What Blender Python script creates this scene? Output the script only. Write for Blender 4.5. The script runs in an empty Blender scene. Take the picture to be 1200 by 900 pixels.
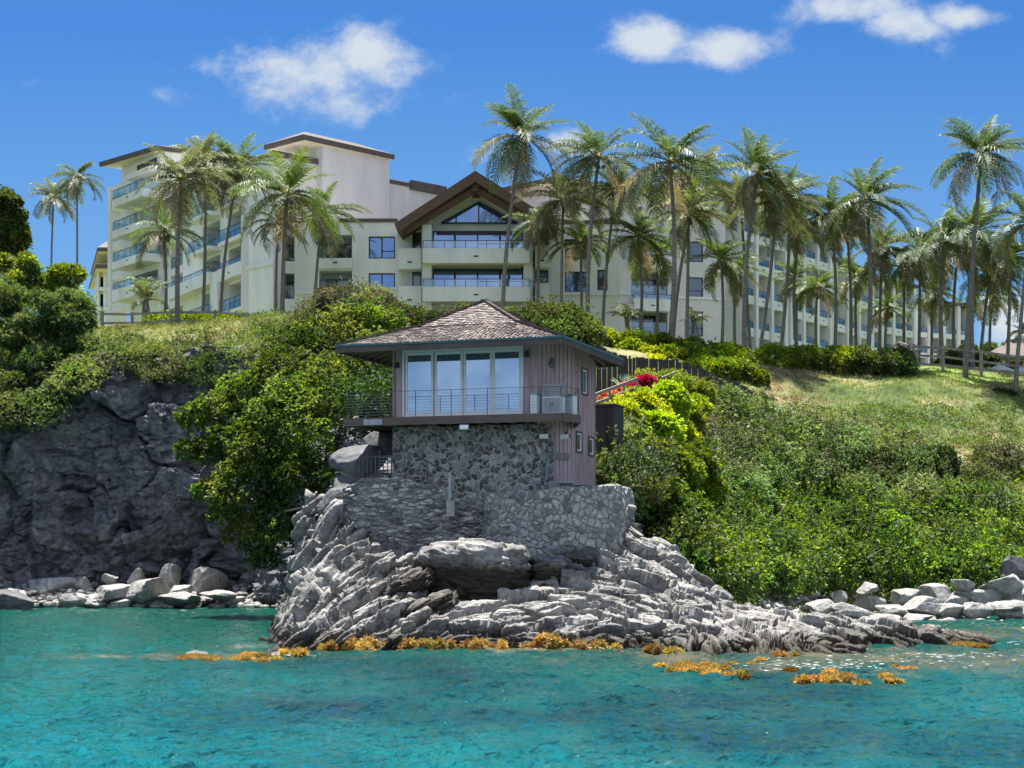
import bpy, math, random
import numpy as np
from mathutils import Vector, Matrix

S = bpy.context.scene
COL = S.collection
F, HZ, CZ = 2000.0, 640.0, 3.0          # focal length (px of a 1200 px frame), horizon row, eye height (boat)

# ------------------------------------------------------------------ camera, sky, sun, exposure
cd = bpy.data.cameras.new('camera'); cam = bpy.data.objects.new('camera', cd); COL.objects.link(cam)
cam.location = (0, 0, CZ); cam.rotation_euler = (math.radians(90), 0, 0)
cd.sensor_width = 36; cd.lens = 36*F/1200; cd.shift_y = (HZ-450)/1200
cd.clip_start = .5; cd.clip_end = 6000
S.camera = cam
SUN_EL, SUN_DIR = 77.0, Vector((-.38, .92))       # elevation, horizontal direction towards the sun
az = math.atan2(SUN_DIR.x, SUN_DIR.y)             # clockwise from +Y
W = bpy.data.worlds.new("World"); S.world = W; W.use_nodes = True
nt = W.node_tree; N = nt.nodes; LK = nt.links
bg = N['Background']; bg.inputs['Strength'].default_value = .066
sky = N.new('ShaderNodeTexSky'); sky.sky_type = 'NISHITA'; sky.sun_disc = False
sky.sun_elevation = math.radians(SUN_EL); sky.sun_rotation = az
sky.air_density = 1.0; sky.dust_density = 1.1; sky.ozone_density = 2.2; sky.altitude = 0

def wmath(op, a, b=None, c=None):
    n = N.new('ShaderNodeMath'); n.operation = op
    for i, v in enumerate((a, b, c)):
        if v is None: continue
        if isinstance(v, (int, float)): n.inputs[i].default_value = v
        else: LK.new(v, n.inputs[i])
    return n.outputs[0]
tc = N.new('ShaderNodeTexCoord'); sp = N.new('ShaderNodeSeparateXYZ'); LK.new(tc.outputs['Generated'], sp.inputs[0])
nz = N.new('ShaderNodeTexNoise'); nz.inputs['Scale'].default_value = 14; nz.inputs['Detail'].default_value = 9; nz.inputs['Roughness'].default_value = .62
mp = N.new('ShaderNodeMapping'); mp.inputs['Scale'].default_value = (1, 1, 1.5)
LK.new(tc.outputs['Generated'], mp.inputs[0]); LK.new(mp.outputs[0], nz.inputs['Vector'])
nz2 = N.new('ShaderNodeTexNoise'); nz2.inputs['Scale'].default_value = 45; nz2.inputs['Detail'].default_value = 8; nz2.inputs['Roughness'].default_value = .65
LK.new(mp.outputs[0], nz2.inputs['Vector'])
nmix = wmath('ADD', wmath('MULTIPLY', nz.outputs['Fac'], .6), wmath('MULTIPLY', nz2.outputs['Fac'], .4))
ysafe = wmath('MAXIMUM', sp.outputs['Y'], .05)
A_ = wmath('DIVIDE', sp.outputs['X'], ysafe); B_ = wmath('DIVIDE', sp.outputs['Z'], ysafe)
tot = None
#        centre px,py, half-width, half-height, density, gain
for cx, cy, rx, ry, dens, tilt in ((352, 88, 112, 60, 1.0, 0), (425, 62, 70, 52, .95, 0), (300, 62, 60, 22, .6, 0), (395, 120, 85, 35, .8, 0),
                             (760, 46, 60, 26, .95, 0), (850, 58, 78, 26, .95, 0), (1000, 8, 78, 26, .95, 0), (1060, 30, 70, 30, .9, .15), (1120, 20, 60, 18, .8, 0),
                             (668, 168, 46, 20, 1.1, 0), (565, 178, 48, 22, .6, 0), (735, 160, 70, 18, .38, 0), (60, 100, 60, 14, .3, 0), (185, 108, 22, 14, .35, 0), (535, 115, 40, 14, .32, 0),
                             (1195, 375, 62, 46, 1.2, 0), (1230, 390, 80, 60, 1.2, 0)):
    a0, b0 = (cx-600)/F, (HZ-cy)/F
    da = wmath('MULTIPLY', wmath('SUBTRACT', A_, a0), F/rx)
    db = wmath('MULTIPLY', wmath('ADD', wmath('SUBTRACT', B_, b0), wmath('MULTIPLY', wmath('SUBTRACT', A_, a0), tilt)), F/ry)
    r2 = wmath('ADD', wmath('MULTIPLY', da, da), wmath('MULTIPLY', db, db))
    m = wmath('MULTIPLY', wmath('EXPONENT', wmath('MULTIPLY', r2, -1.1)), dens)
    tot = m if tot is None else wmath('MAXIMUM', tot, m)
val = wmath('ADD', wmath('MULTIPLY', tot, 1.0), wmath('MULTIPLY', wmath('SUBTRACT', nmix, .5), 2.6))
mr = N.new('ShaderNodeMapRange'); mr.interpolation_type = 'SMOOTHSTEP'
LK.new(val, mr.inputs[0]); mr.inputs[1].default_value = .3; mr.inputs[2].default_value = 1.05
gate = wmath('MULTIPLY', mr.outputs[0], wmath('MINIMUM', wmath('MULTIPLY', tot, 3.2), 1.0))
front = wmath('GREATER_THAN', sp.outputs['Y'], .06)
cfac = wmath('MULTIPLY', gate, front)
tint = N.new('ShaderNodeMix'); tint.data_type = 'RGBA'; tint.blend_type = 'MULTIPLY'; tint.inputs[0].default_value = 1
LK.new(sky.outputs[0], tint.inputs[6]); tint.inputs[7].default_value = (.17, .40, .69, 1)
hzr = N.new('ShaderNodeMapRange'); LK.new(B_, hzr.inputs[0]); hzr.inputs[1].default_value = .02; hzr.inputs[2].default_value = .30; hzr.inputs[3].default_value = .75; hzr.inputs[4].default_value = 0
hzm = N.new('ShaderNodeMix'); hzm.data_type = 'RGBA'; LK.new(hzr.outputs[0], hzm.inputs[0]); LK.new(tint.outputs[2], hzm.inputs[6]); hzm.inputs[7].default_value = (1.6, 2.9, 4.4, 1)
mx = N.new('ShaderNodeMix'); mx.data_type = 'RGBA'
LK.new(cfac, mx.inputs[0]); LK.new(hzm.outputs[2], mx.inputs[6]); mx.inputs[7].default_value = (3.5, 3.9, 4.35, 1)
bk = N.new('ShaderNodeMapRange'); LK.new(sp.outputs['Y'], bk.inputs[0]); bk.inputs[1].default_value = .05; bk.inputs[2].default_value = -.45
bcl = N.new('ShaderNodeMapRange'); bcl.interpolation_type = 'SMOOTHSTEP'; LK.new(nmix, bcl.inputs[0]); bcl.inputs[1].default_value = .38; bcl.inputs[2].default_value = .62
bm_ = N.new('ShaderNodeMix'); bm_.data_type = 'RGBA'; LK.new(wmath('MULTIPLY', bk.outputs[0], wmath('ADD', wmath('MULTIPLY', bcl.outputs[0], .42), .36)), bm_.inputs[0])  # bright haze added to the unseen sky behind the camera as shadow fill
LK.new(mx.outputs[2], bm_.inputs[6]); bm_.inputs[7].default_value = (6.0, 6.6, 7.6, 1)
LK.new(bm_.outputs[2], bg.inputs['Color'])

sd = bpy.data.lights.new('sun', 'SUN'); so = bpy.data.objects.new('sun', sd); COL.objects.link(so)
sd.energy = 5.0; sd.angle = math.radians(.55); sd.color = (1, .95, .87)
el = math.radians(SUN_EL); h2 = SUN_DIR.normalized()
tosun = Vector((h2.x*math.cos(el), h2.y*math.cos(el), math.sin(el)))
so.rotation_euler = tosun.to_track_quat('Z', 'Y').to_euler()
S.view_settings.view_transform = 'Standard'; S.view_settings.look = 'None'; S.view_settings.gamma = 1
S.view_settings.exposure = 1.54
S.cycles.max_bounces = 6; S.cycles.diffuse_bounces = 3; S.cycles.glossy_bounces = 3; S.cycles.transmission_bounces = 4; S.cycles.transparent_max_bounces = 12

# ------------------------------------------------------------------ helpers
def at(px, py, Y): return Vector(((px-600)*Y/F, Y, CZ+(HZ-py)*Y/F))
def pl(px, Y): return Vector(((px-600)*Y/F, Y))
def zz(py, Y): return CZ+(HZ-py)*Y/F
def tag(o, label=None, cat=None, group=None, kind=None):
    if label: o['label'] = label
    if cat: o['category'] = cat
    if group: o['group'] = group
    if kind: o['kind'] = kind
    return o
ORG = {}
def empty(name, loc, rz=0):
    o = bpy.data.objects.new(name, None); COL.objects.link(o); o.location = loc; o.rotation_euler = (0, 0, rz)
    ORG[o.name] = Vector(loc); o.empty_display_size = .3
    return o
def link(name, me, mat, parent=None, local=False):
    o = bpy.data.objects.new(name, me); COL.objects.link(o)
    if mat is not None: me.materials.append(mat)
    if parent is not None:
        o.parent = parent; org = ORG[parent.name]; ORG[o.name] = org
        if not local: me.transform(Matrix.Translation(-org))
    else: ORG[o.name] = Vector((0, 0, 0))
    return o
class MB:
    def __init__(s): s.v = []; s.f = []
    def quad(s, a, b, c, d): i = len(s.v); s.v += [tuple(a), tuple(b), tuple(c), tuple(d)]; s.f.append((i, i+1, i+2, i+3))
    def poly(s, pts): i = len(s.v); s.v += [tuple(p) for p in pts]; s.f.append(tuple(range(i, i+len(pts))))
    def hexa(s, b, t):            # bottom 4, top 4
        i = len(s.v); s.v += [tuple(p) for p in b]+[tuple(p) for p in t]
        s.f += [(i+3, i+2, i+1, i), (i+4, i+5, i+6, i+7)]+[(i+k, i+(k+1) % 4, i+4+(k+1) % 4, i+4+k) for k in range(4)]
    def box(s, x0, x1, y0, y1, z0, z1):
        s.hexa([(x0, y0, z0), (x1, y0, z0), (x1, y1, z0), (x0, y1, z0)], [(x0, y0, z1), (x1, y0, z1), (x1, y1, z1), (x0, y1, z1)])
    def slab(s, P, Q, dep, z0, z1):  # front edge P-Q (plan), going back dep
        P = Vector(P); Q = Vector(Q); e = (Q-P).normalized(); n = Vector((-e.y, e.x))*dep
        a = [P, Q, Q+n, P+n]
        s.hexa([(p.x, p.y, z0) for p in a], [(p.x, p.y, z1) for p in a])
    def prism(s, pts, z0, z1):
        n = len(pts); i = len(s.v)
        s.v += [(p[0], p[1], z0) for p in pts]+[(p[0], p[1], z1) for p in pts]
        s.f += [tuple(i+k for k in reversed(range(n))), tuple(i+n+k for k in range(n))]
        s.f += [(i+k, i+(k+1) % n, i+n+(k+1) % n, i+n+k) for k in range(n)]
    def bar(s, a, b, w, h=None):
        a = Vector(a); b = Vector(b); d = (b-a).normalized(); h = h or w
        up = Vector((0, 0, 1)) if abs(d.z) < .95 else Vector((0, 1, 0))
        r = d.cross(up).normalized()*w/2; u = r.cross(d).normalized()*h/2
        s.hexa([a-r-u, a+r-u, a+r+u, a-r+u], [b-r-u, b+r-u, b+r+u, b-r+u])
    def tube(s, pts, rad, seg=8, bumps=0):
        i0 = len(s.v); n = len(pts)
        for k, p in enumerate(pts):
            p = Vector(p); d = (Vector(pts[min(k+1, n-1)])-Vector(pts[max(k-1, 0)])).normalized()
            up = Vector((0, 1, 0)) if abs(d.y) < .8 else Vector((1, 0, 0))
            a = d.cross(up).normalized(); b = a.cross(d)
            r = rad[k] if hasattr(rad, '__len__') else rad
            for j in range(seg):
                t = 2*math.pi*j/seg; s.v.append(tuple(p+(a*math.cos(t)+b*math.sin(t))*r))
        for k in range(n-1):
            for j in range(seg):
                s.f.append((i0+k*seg+j, i0+k*seg+(j+1) % seg, i0+(k+1)*seg+(j+1) % seg, i0+(k+1)*seg+j))
        s.f.append(tuple(i0+j for j in reversed(range(seg)))); s.f.append(tuple(i0+(n-1)*seg+j for j in range(seg)))
    def build(s, name, mat, parent=None, local=False, smooth=False):
        me = bpy.data.meshes.new(name); me.from_pydata(s.v, [], s.f); me.validate(); me.update()
        import bmesh
        bm = bmesh.new(); bm.from_mesh(me); bmesh.ops.recalc_face_normals(bm, faces=bm.faces[:]); bm.to_mesh(me); bm.free()
        if smooth: me.shade_smooth()
        return link(name, me, mat, parent, local)
def grid_mesh(name, P, smooth=True):      # P (n,m,3)
    n, m, _ = P.shape; me = bpy.data.meshes.new(name)
    me.vertices.add(n*m); me.vertices.foreach_set('co', P.reshape(-1).astype(np.float32))
    i = np.arange(n*m).reshape(n, m); q = np.stack([i[:-1, :-1], i[1:, :-1], i[1:, 1:], i[:-1, 1:]], -1).reshape(-1, 4)
    me.loops.add(q.size); me.loops.foreach_set('vertex_index', q.reshape(-1).astype(np.int32))
    me.polygons.add(len(q)); me.polygons.foreach_set('loop_start', (np.arange(len(q))*4).astype(np.int32)); me.polygons.foreach_set('loop_total', np.full(len(q), 4, np.int32))
    me.update(calc_edges=True)
    if smooth: me.shade_smooth()
    return me
def quads_mesh(name, V, C=None):       # V (n,4,3), C (n,3)
    n = len(V); me = bpy.data.meshes.new(name)
    me.vertices.add(n*4); me.vertices.foreach_set('co', V.reshape(-1).astype(np.float32))
    me.loops.add(n*4); me.loops.foreach_set('vertex_index', np.arange(n*4, dtype=np.int32))
    me.polygons.add(n); me.polygons.foreach_set('loop_start', (np.arange(n)*4).astype(np.int32)); me.polygons.foreach_set('loop_total', np.full(n, 4, np.int32))
    me.update(calc_edges=True)
    if C is not None:
        at_ = me.attributes.new('col', 'FLOAT_COLOR', 'FACE')
        at_.data.foreach_set('color', np.concatenate([C, np.ones((n, 1))], 1).reshape(-1).astype(np.float32))
    return me
# numpy noise
def hsh(ix, iy, iz, s=0):
    h = (ix.astype(np.int64)*374761393+iy.astype(np.int64)*668265263+iz.astype(np.int64)*2147483647+s*1274126177) & 0xffffffff
    h = ((h ^ (h >> 13))*1274126177) & 0xffffffff; h = ((h ^ (h >> 16))*2246822519) & 0xffffffff
    return ((h ^ (h >> 15)) & 0xffffff)/float(0x1000000)
def vnoise(P, s=0):
    f = np.floor(P); t = P-f; t = t*t*(3-2*t); f = f.astype(np.int64); r = 0
    for a in (0, 1):
        for b in (0, 1):
            for c in (0, 1):
                w = (t[..., 0] if a else 1-t[..., 0])*(t[..., 1] if b else 1-t[..., 1])*(t[..., 2] if c else 1-t[..., 2])
                r = r+w*hsh(f[..., 0]+a, f[..., 1]+b, f[..., 2]+c, s)
    return r*2-1
def fbm(P, o=4, s=0):
    r = 0; a = 1; tot = 0
    for k in range(o): r = r+a*vnoise(P*2**k, s+k*7); tot += a; a *= .5
    return r/tot
def worley(P, s=0, cen=False):
    f = np.floor(P).astype(np.int64); F1 = np.full(P.shape[:-1], 9.); F2 = F1.copy(); ID = F1*0; Q = np.zeros(P.shape)
    for a in (-1, 0, 1):
        for b in (-1, 0, 1):
            for c in (-1, 0, 1):
                x, y, z = f[..., 0]+a, f[..., 1]+b, f[..., 2]+c
                q = np.stack([x+hsh(x, y, z, s+1), y+hsh(x, y, z, s+2), z+hsh(x, y, z, s+3)], -1)
                d = np.sqrt(((P-q)**2).sum(-1)); idv = hsh(x, y, z, s+4)
                m = d < F1
                F2 = np.where(m, F1, np.minimum(F2, d)); ID = np.where(m, idv, ID); Q = np.where(m[..., None], q, Q) if cen else Q; F1 = np.where(m, d, F1)
    return (F1, F2, ID, Q) if cen else (F1, F2, ID)
class RBF:
    def __init__(s, pts):
        p = np.array(pts, float); s.p = p[:, :2]; n = len(p)
        D = np.sqrt(((s.p[:, None]-s.p[None])**2).sum(-1)); M = np.zeros((n+3, n+3)); M[:n, :n] = D+np.eye(n)*1e-3
        M[:n, n] = 1; M[:n, n+1:] = s.p; M[n, :n] = 1; M[n+1:, :n] = s.p.T
        s.w = np.linalg.solve(M, np.concatenate([p[:, 2], [0, 0, 0]]))
    def __call__(s, X, Y):
        r = s.w[-3]+s.w[-2]*X+s.w[-1]*Y
        for (a, b), w in zip(s.p, s.w[:-3]): r = r+w*np.sqrt((X-a)**2+(Y-b)**2)
        return r

# ------------------------------------------------------------------ materials
def newmat(name):
    m = bpy.data.materials.new(name); m.use_nodes = True; nt = m.node_tree
    return m, nt, nt.nodes['Principled BSDF']
def nd(nt, t, **k):
    n = nt.nodes.new(t)
    for a, b in k.items():
        if a.startswith('i_'):
            key = a[2:]; key = int(key) if key.isdigit() else key.replace('_', ' ')
            n.inputs[key].default_value = b
        else: setattr(n, a, b)
    return n
def ramp(nt, fac, stops):
    r = nt.nodes.new('ShaderNodeValToRGB'); e = r.color_ramp.elements
    while len(e) < len(stops): e.new(.5)
    for k, (p, c) in enumerate(stops): e[k].position = p; e[k].color = (*c, 1)
    nt.links.new(fac, r.inputs[0]); return r.outputs[0]
def plain(name, c, rough=.6, var=.12, scale=3, bump=0, bscale=30, stretch=(1, 1, 1), metal=0, spec=.5):
    m, nt, b = newmat(name); L = nt.links
    tcn = nd(nt, 'ShaderNodeTexCoord'); mpn = nd(nt, 'ShaderNodeMapping'); mpn.inputs['Scale'].default_value = stretch
    L.new(tcn.outputs['Object'], mpn.inputs[0])
    n = nd(nt, 'ShaderNodeTexNoise', i_Scale=scale, i_Detail=6, i_Roughness=.65); L.new(mpn.outputs[0], n.inputs['Vector'])
    lo = tuple(max(0, x*(1-var*1.6)) for x in c); hi = tuple(min(1, x*(1+var*1.3)) for x in c)
    L.new(ramp(nt, n.outputs['Fac'], [(.3, lo), (.5, c), (.72, hi)]), b.inputs['Base Color'])
    b.inputs['Roughness'].default_value = rough; b.inputs['Metallic'].default_value = metal; b.inputs['Specular IOR Level'].default_value = spec
    if bump:
        n2 = nd(nt, 'ShaderNodeTexNoise', i_Scale=bscale, i_Detail=5); L.new(mpn.outputs[0], n2.inputs['Vector'])
        bp = nd(nt, 'ShaderNodeBump', i_Strength=bump, i_Distance=.05); L.new(n2.outputs['Fac'], bp.inputs['Height']); L.new(bp.outputs[0], b.inputs['Normal'])
    return m
def leafmat(name, trans=.45, rough=.45, gloss=.08):
    m, nt, b = newmat(name); L = nt.links; nt.nodes.remove(b)
    out = nt.nodes['Material Output']; a = nd(nt, 'ShaderNodeAttribute', attribute_name='col')
    d = nd(nt, 'ShaderNodeBsdfDiffuse'); t = nd(nt, 'ShaderNodeBsdfTranslucent'); g = nd(nt, 'ShaderNodeBsdfGlossy', i_Roughness=rough)
    g.inputs['Color'].default_value = (.9, .95, 1, 1)
    hs = nd(nt, 'ShaderNodeHueSaturation', i_Saturation=1.15, i_Value=1.5, i_Hue=.488); L.new(a.outputs['Color'], hs.inputs['Color'])
    L.new(a.outputs['Color'], d.inputs['Color']); L.new(hs.outputs[0], t.inputs['Color'])
    m1 = nd(nt, 'ShaderNodeMixShader'); m1.inputs[0].default_value = trans; L.new(d.outputs[0], m1.inputs[1]); L.new(t.outputs[0], m1.inputs[2])
    m2 = nd(nt, 'ShaderNodeMixShader'); m2.inputs[0].default_value = gloss; L.new(m1.outputs[0], m2.inputs[1]); L.new(g.outputs[0], m2.inputs[2])
    L.new(m2.outputs[0], out.inputs[0]); return m
def glassmat(name, base, refl=.5, rough=.03, gcol=(.85, .92, 1, 1)):
    m, nt, b = newmat(name); L = nt.links; out = nt.nodes['Material Output']
    b.inputs['Base Color'].default_value = (*base, 1); b.inputs['Roughness'].default_value = .25
    g = nd(nt, 'ShaderNodeBsdfGlossy', i_Roughness=rough); g.inputs['Color'].default_value = gcol
    mm = nd(nt, 'ShaderNodeMixShader'); mm.inputs[0].default_value = refl; L.new(b.outputs[0], mm.inputs[1]); L.new(g.outputs[0], mm.inputs[2]); L.new(mm.outputs[0], out.inputs[0])
    return m
def railglass(name):
    m, nt, b = newmat(name); L = nt.links; out = nt.nodes['Material Output']
    t = nd(nt, 'ShaderNodeBsdfTransparent'); t.inputs[0].default_value = (.80, .90, .93, 1)
    g = nd(nt, 'ShaderNodeBsdfGlossy', i_Roughness=.03); mm = nd(nt, 'ShaderNodeMixShader'); mm.inputs[0].default_value = .13
    L.new(t.outputs[0], mm.inputs[1]); L.new(g.outputs[0], mm.inputs[2]); L.new(mm.outputs[0], out.inputs[0]); return m
def rockmat(name, stops, scale=.6, bump=.5, wet=False, stretch=(1, 1, 1), fine=6):
    m, nt, b = newmat(name); L = nt.links
    tcn = nd(nt, 'ShaderNodeTexCoord'); mpn = nd(nt, 'ShaderNodeMapping'); mpn.inputs['Scale'].default_value = stretch
    L.new(tcn.outputs['Object'], mpn.inputs[0])
    n = nd(nt, 'ShaderNodeTexNoise', i_Scale=scale, i_Detail=10, i_Roughness=.7); L.new(mpn.outputs[0], n.inputs['Vector'])
    c = ramp(nt, n.outputs['Fac'], stops)
    n3 = nd(nt, 'ShaderNodeTexNoise', i_Scale=fine, i_Detail=8, i_Roughness=.75); L.new(mpn.outputs[0], n3.inputs['Vector'])
    sp_ = ramp(nt, n3.outputs['Fac'], [(.35, (.55, .55, .55)), (.5, (1, 1, 1)), (.68, (1.25, 1.24, 1.2))])
    mx_ = nd(nt, 'ShaderNodeMix', data_type='RGBA', blend_type='MULTIPLY'); mx_.inputs[0].default_value = 1
    L.new(c, mx_.inputs[6]); L.new(sp_, mx_.inputs[7]); colr = mx_.outputs[2]
    if wet:
        g = nd(nt, 'ShaderNodeSeparateXYZ'); L.new(tcn.outputs['Object'], g.inputs[0])
        ad = nd(nt, 'ShaderNodeMath', operation='ADD'); sc = nd(nt, 'ShaderNodeMath', operation='MULTIPLY'); L.new(n3.outputs['Fac'], sc.inputs[0]); sc.inputs[1].default_value = .9
        L.new(g.outputs['Z'], ad.inputs[0]); L.new(sc.outputs[0], ad.inputs[1])
        w = nd(nt, 'ShaderNodeMapRange'); L.new(ad.outputs[0], w.inputs[0]); w.inputs[1].default_value = .68; w.inputs[2].default_value = 1.12
        mw = nd(nt, 'ShaderNodeMix', data_type='RGBA'); L.new(w.outputs[0], mw.inputs[0]); mw.inputs[6].default_value = (.035, .03, .022, 1); L.new(colr, mw.inputs[7]); colr = mw.outputs[2]
    L.new(colr, b.inputs['Base Color']); b.inputs['Roughness'].default_value = .75; b.inputs['Specular IOR Level'].default_value = .3
    bp = nd(nt, 'ShaderNodeBump', i_Strength=bump, i_Distance=.12)
    vo = nd(nt, 'ShaderNodeTexNoise', i_Scale=fine*.8, i_Detail=9, i_Roughness=.7); L.new(mpn.outputs[0], vo.inputs['Vector'])
    L.new(vo.outputs['Fac'], bp.inputs['Height']); L.new(bp.outputs[0], b.inputs['Normal'])
    return m
def rubblemat(name, scale, stones, mortar, edge=.06, stretch=(1, 1, 1), bump=.8):
    m, nt, b = newmat(name); L = nt.links
    tcn = nd(nt, 'ShaderNodeTexCoord'); mpn = nd(nt, 'ShaderNodeMapping'); mpn.inputs['Scale'].default_value = stretch
    L.new(tcn.outputs['Object'], mpn.inputs[0])
    n = nd(nt, 'ShaderNodeTexNoise', i_Scale=2.2, i_Detail=4); L.new(mpn.outputs[0], n.inputs['Vector'])
    sb = nd(nt, 'ShaderNodeVectorMath', operation='SCALE'); sb.inputs['Scale'].default_value = .35; L.new(n.outputs['Color'], sb.inputs[0])
    ad = nd(nt, 'ShaderNodeVectorMath', operation='ADD'); L.new(mpn.outputs[0], ad.inputs[0]); L.new(sb.outputs[0], ad.inputs[1])
    v = nd(nt, 'ShaderNodeTexVoronoi', feature='DISTANCE_TO_EDGE', i_Scale=scale); v2 = nd(nt, 'ShaderNodeTexVoronoi', i_Scale=scale)
    L.new(ad.outputs[0], v.inputs['Vector']); L.new(ad.outputs[0], v2.inputs['Vector'])
    bw = nd(nt, 'ShaderNodeSeparateColor'); L.new(v2.outputs['Color'], bw.inputs[0])
    sc = ramp(nt, bw.outputs[0], stones)
    n4 = nd(nt, 'ShaderNodeTexNoise', i_Scale=14, i_Detail=6, i_Roughness=.7); L.new(tcn.outputs['Object'], n4.inputs['Vector'])
    sp_ = ramp(nt, n4.outputs['Fac'], [(.3, (.6, .6, .6)), (.55, (1, 1, 1)), (.75, (1.3, 1.3, 1.25))])
    mm = nd(nt, 'ShaderNodeMapRange'); L.new(v.outputs['Distance'], mm.inputs[0]); mm.inputs[1].default_value = edge*.5; mm.inputs[2].default_value = edge
    mc = nd(nt, 'ShaderNodeMix', data_type='RGBA'); L.new(mm.outputs[0], mc.inputs[0]); mc.inputs[6].default_value = (*mortar, 1); L.new(sc, mc.inputs[7])
    m2 = nd(nt, 'ShaderNodeMix', data_type='RGBA', blend_type='MULTIPLY'); m2.inputs[0].default_value = 1; L.new(mc.outputs[2], m2.inputs[6]); L.new(sp_, m2.inputs[7])
    L.new(m2.outputs[2], b.inputs['Base Color']); b.inputs['Roughness'].default_value = .85
    m3 = nd(nt, 'ShaderNodeMapRange'); L.new(v.outputs['Distance'], m3.inputs[0]); m3.inputs[2].default_value = .2
    a2 = nd(nt, 'ShaderNodeMath', operation='ADD'); L.new(m3.outputs[0], a2.inputs[0]); L.new(n4.outputs['Fac'], a2.inputs[1])
    bp = nd(nt, 'ShaderNodeBump', i_Strength=bump, i_Distance=.08); L.new(a2.outputs[0], bp.inputs['Height']); L.new(bp.outputs[0], b.inputs['Normal'])
    return m

M = {}
M['cream'] = plain('cream_stucco', (.665, .67, .645), .85, .09, .6, .15, 12, (1, 1, .3))
M['beige'] = plain('beige_stucco', (.57, .545, .53), .85, .07, .5, .15, 12, (1, 1, .3))
M['soffit'] = plain('cream_soffit', (.60, .54, .42), .8, .04)
M['roofbrown'] = plain('brown_roof_tile', (.085, .065, .055), .7, .2, 2, .4, 8)
M['timber'] = plain('dark_timber', (.10, .055, .033), .65, .2, 2, .3, 20, (1, 6, 6))
M['darkframe'] = plain('dark_window_frame', (.025, .022, .022), .45, .1)
M['winblue'] = glassmat('hotel_glass', (.015, .05, .13), .34, .02, (.40, .62, 1, 1))  # blue base colour stands in for sky reflection where overhangs block it
M['windark'] = glassmat('shaded_glass', (.012, .014, .018), .12, .05)
M['railglass'] = railglass('balcony_glass')
M['white'] = plain('white_paint', (.78, .79, .80), .4, .03)
M['metal'] = plain('dark_metal', (.07, .07, .075), .45, .2, 5, metal=.6)
M['galv'] = plain('weathered_metal', (.32, .33, .34), .5, .2, 5, metal=.3)
M['siding'] = plain('mauve_siding', (.475, .345, .35), .75, .14, 1.2, .25, 8, (3, 3, .5))
M['batten'] = plain('mauve_batten', (.43, .31, .315), .75, .14, 1.2, .2, 8, (3, 3, .5))
M['deckwood'] = plain('deck_wood', (.12, .085, .075), .8, .2, 2, .3, 15, (1, 6, 6))
M['soffitwood'] = plain('rafter_wood', (.20, .14, .105), .8, .15, 2)
M['teal'] = plain('teal_trim', (.035, .105, .125), .45, .08)
M['doorglass'] = glassmat('door_glass', (.10, .15, .19), .42, .015, (.55, .75, 1, 1))
M['concrete'] = plain('concrete', (.30, .29, .27), .9, .2, 2, .5, 10)
M['boardfence'] = plain('dark_fence_board', (.055, .042, .042), .85, .35, 1.5, .4, 12, (4, 4, .6))
M['greywood'] = plain('weathered_wood', (.24, .21, .18), .85, .25, 2, .4, 14)
M['palmtrunk'] = plain('palm_trunk_bark', (.17, .15, .135), .9, .3, 3, .8, 9, (1, 1, 3))
M['bark'] = plain('branch_bark', (.19, .155, .12), .9, .3, 3, .6, 10)
M['frond'] = leafmat('palm_frond', .36, .5, .04)
M['leaf'] = leafmat('shrub_leaf', .46, .55, .03)
M['grassblade'] = leafmat('grass_blade', .4, .5, .03)
M['weed'] = leafmat('seaweed', .35, .5, .03)
M['shadecloth'] = plain('canvas', (.62, .60, .55), .8, .05)
M['redwood'] = plain('red_brown_wall', (.20, .07, .055), .7, .1)
M['cliff'] = rockmat('cliff_rock', [(.28, (.031, .031, .037)), (.42, (.080, .081, .092)), (.56, (.165, .160, .171)), (.70, (.293, .258, .254))], .35, .8, True, (1, 1, .8), 3)
M['head'] = rockmat('headland_rock', [(.28, (.045, .045, .045)), (.42, (.117, .114, .110)), (.55, (.243, .238, .227)), (.72, (.342, .336, .324))], .7, .35, True, (1, 1, 2.2), 5)
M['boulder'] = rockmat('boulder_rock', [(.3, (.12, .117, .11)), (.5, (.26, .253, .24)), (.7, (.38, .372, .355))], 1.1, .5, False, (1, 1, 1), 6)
M['boulderdark'] = rockmat('boulder_rock_dark', [(.3, (.054, .055, .060)), (.5, (.108, .111, .117)), (.7, (.168, .168, .168))], .8, .5, False, (1, 1, 1), 5)  # darker boulder rock, its colour also standing in for tree and cliff shade
M['rubble'] = rubblemat('dark_rubble_stone', 5.2, [(.1, (.071, .070, .074)), (.5, (.166, .173, .182)), (.75, (.273, .289, .308)), (.95, (.451, .440, .421))], (.475, .427, .370), .10)
M['flatstone'] = rubblemat('flat_rubble_stone', 3.2, [(.1, (.175, .175, .175)), (.5, (.375, .375, .362)), (.9, (.575, .562, .525))], (.250, .225, .188), .07, (1, 1, 2.4), 1)
M['palestone'] = rubblemat('pale_rubble_stone', 4.2, [(.05, (.170, .178, .187)), (.35, (.357, .357, .348)), (.9, (.493, .484, .459))], (.221, .204, .170), .08)
M['shingle'] = leafmat('x', 0, .5, .0)
bpy.data.materials.remove(M['shingle'])
m, nt_, b_ = newmat('wood_shingle'); a_ = nd(nt_, 'ShaderNodeAttribute', attribute_name='col'); nt_.links.new(a_.outputs['Color'], b_.inputs['Base Color']); b_.inputs['Roughness'].default_value = .8; M['shingle'] = m

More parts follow.
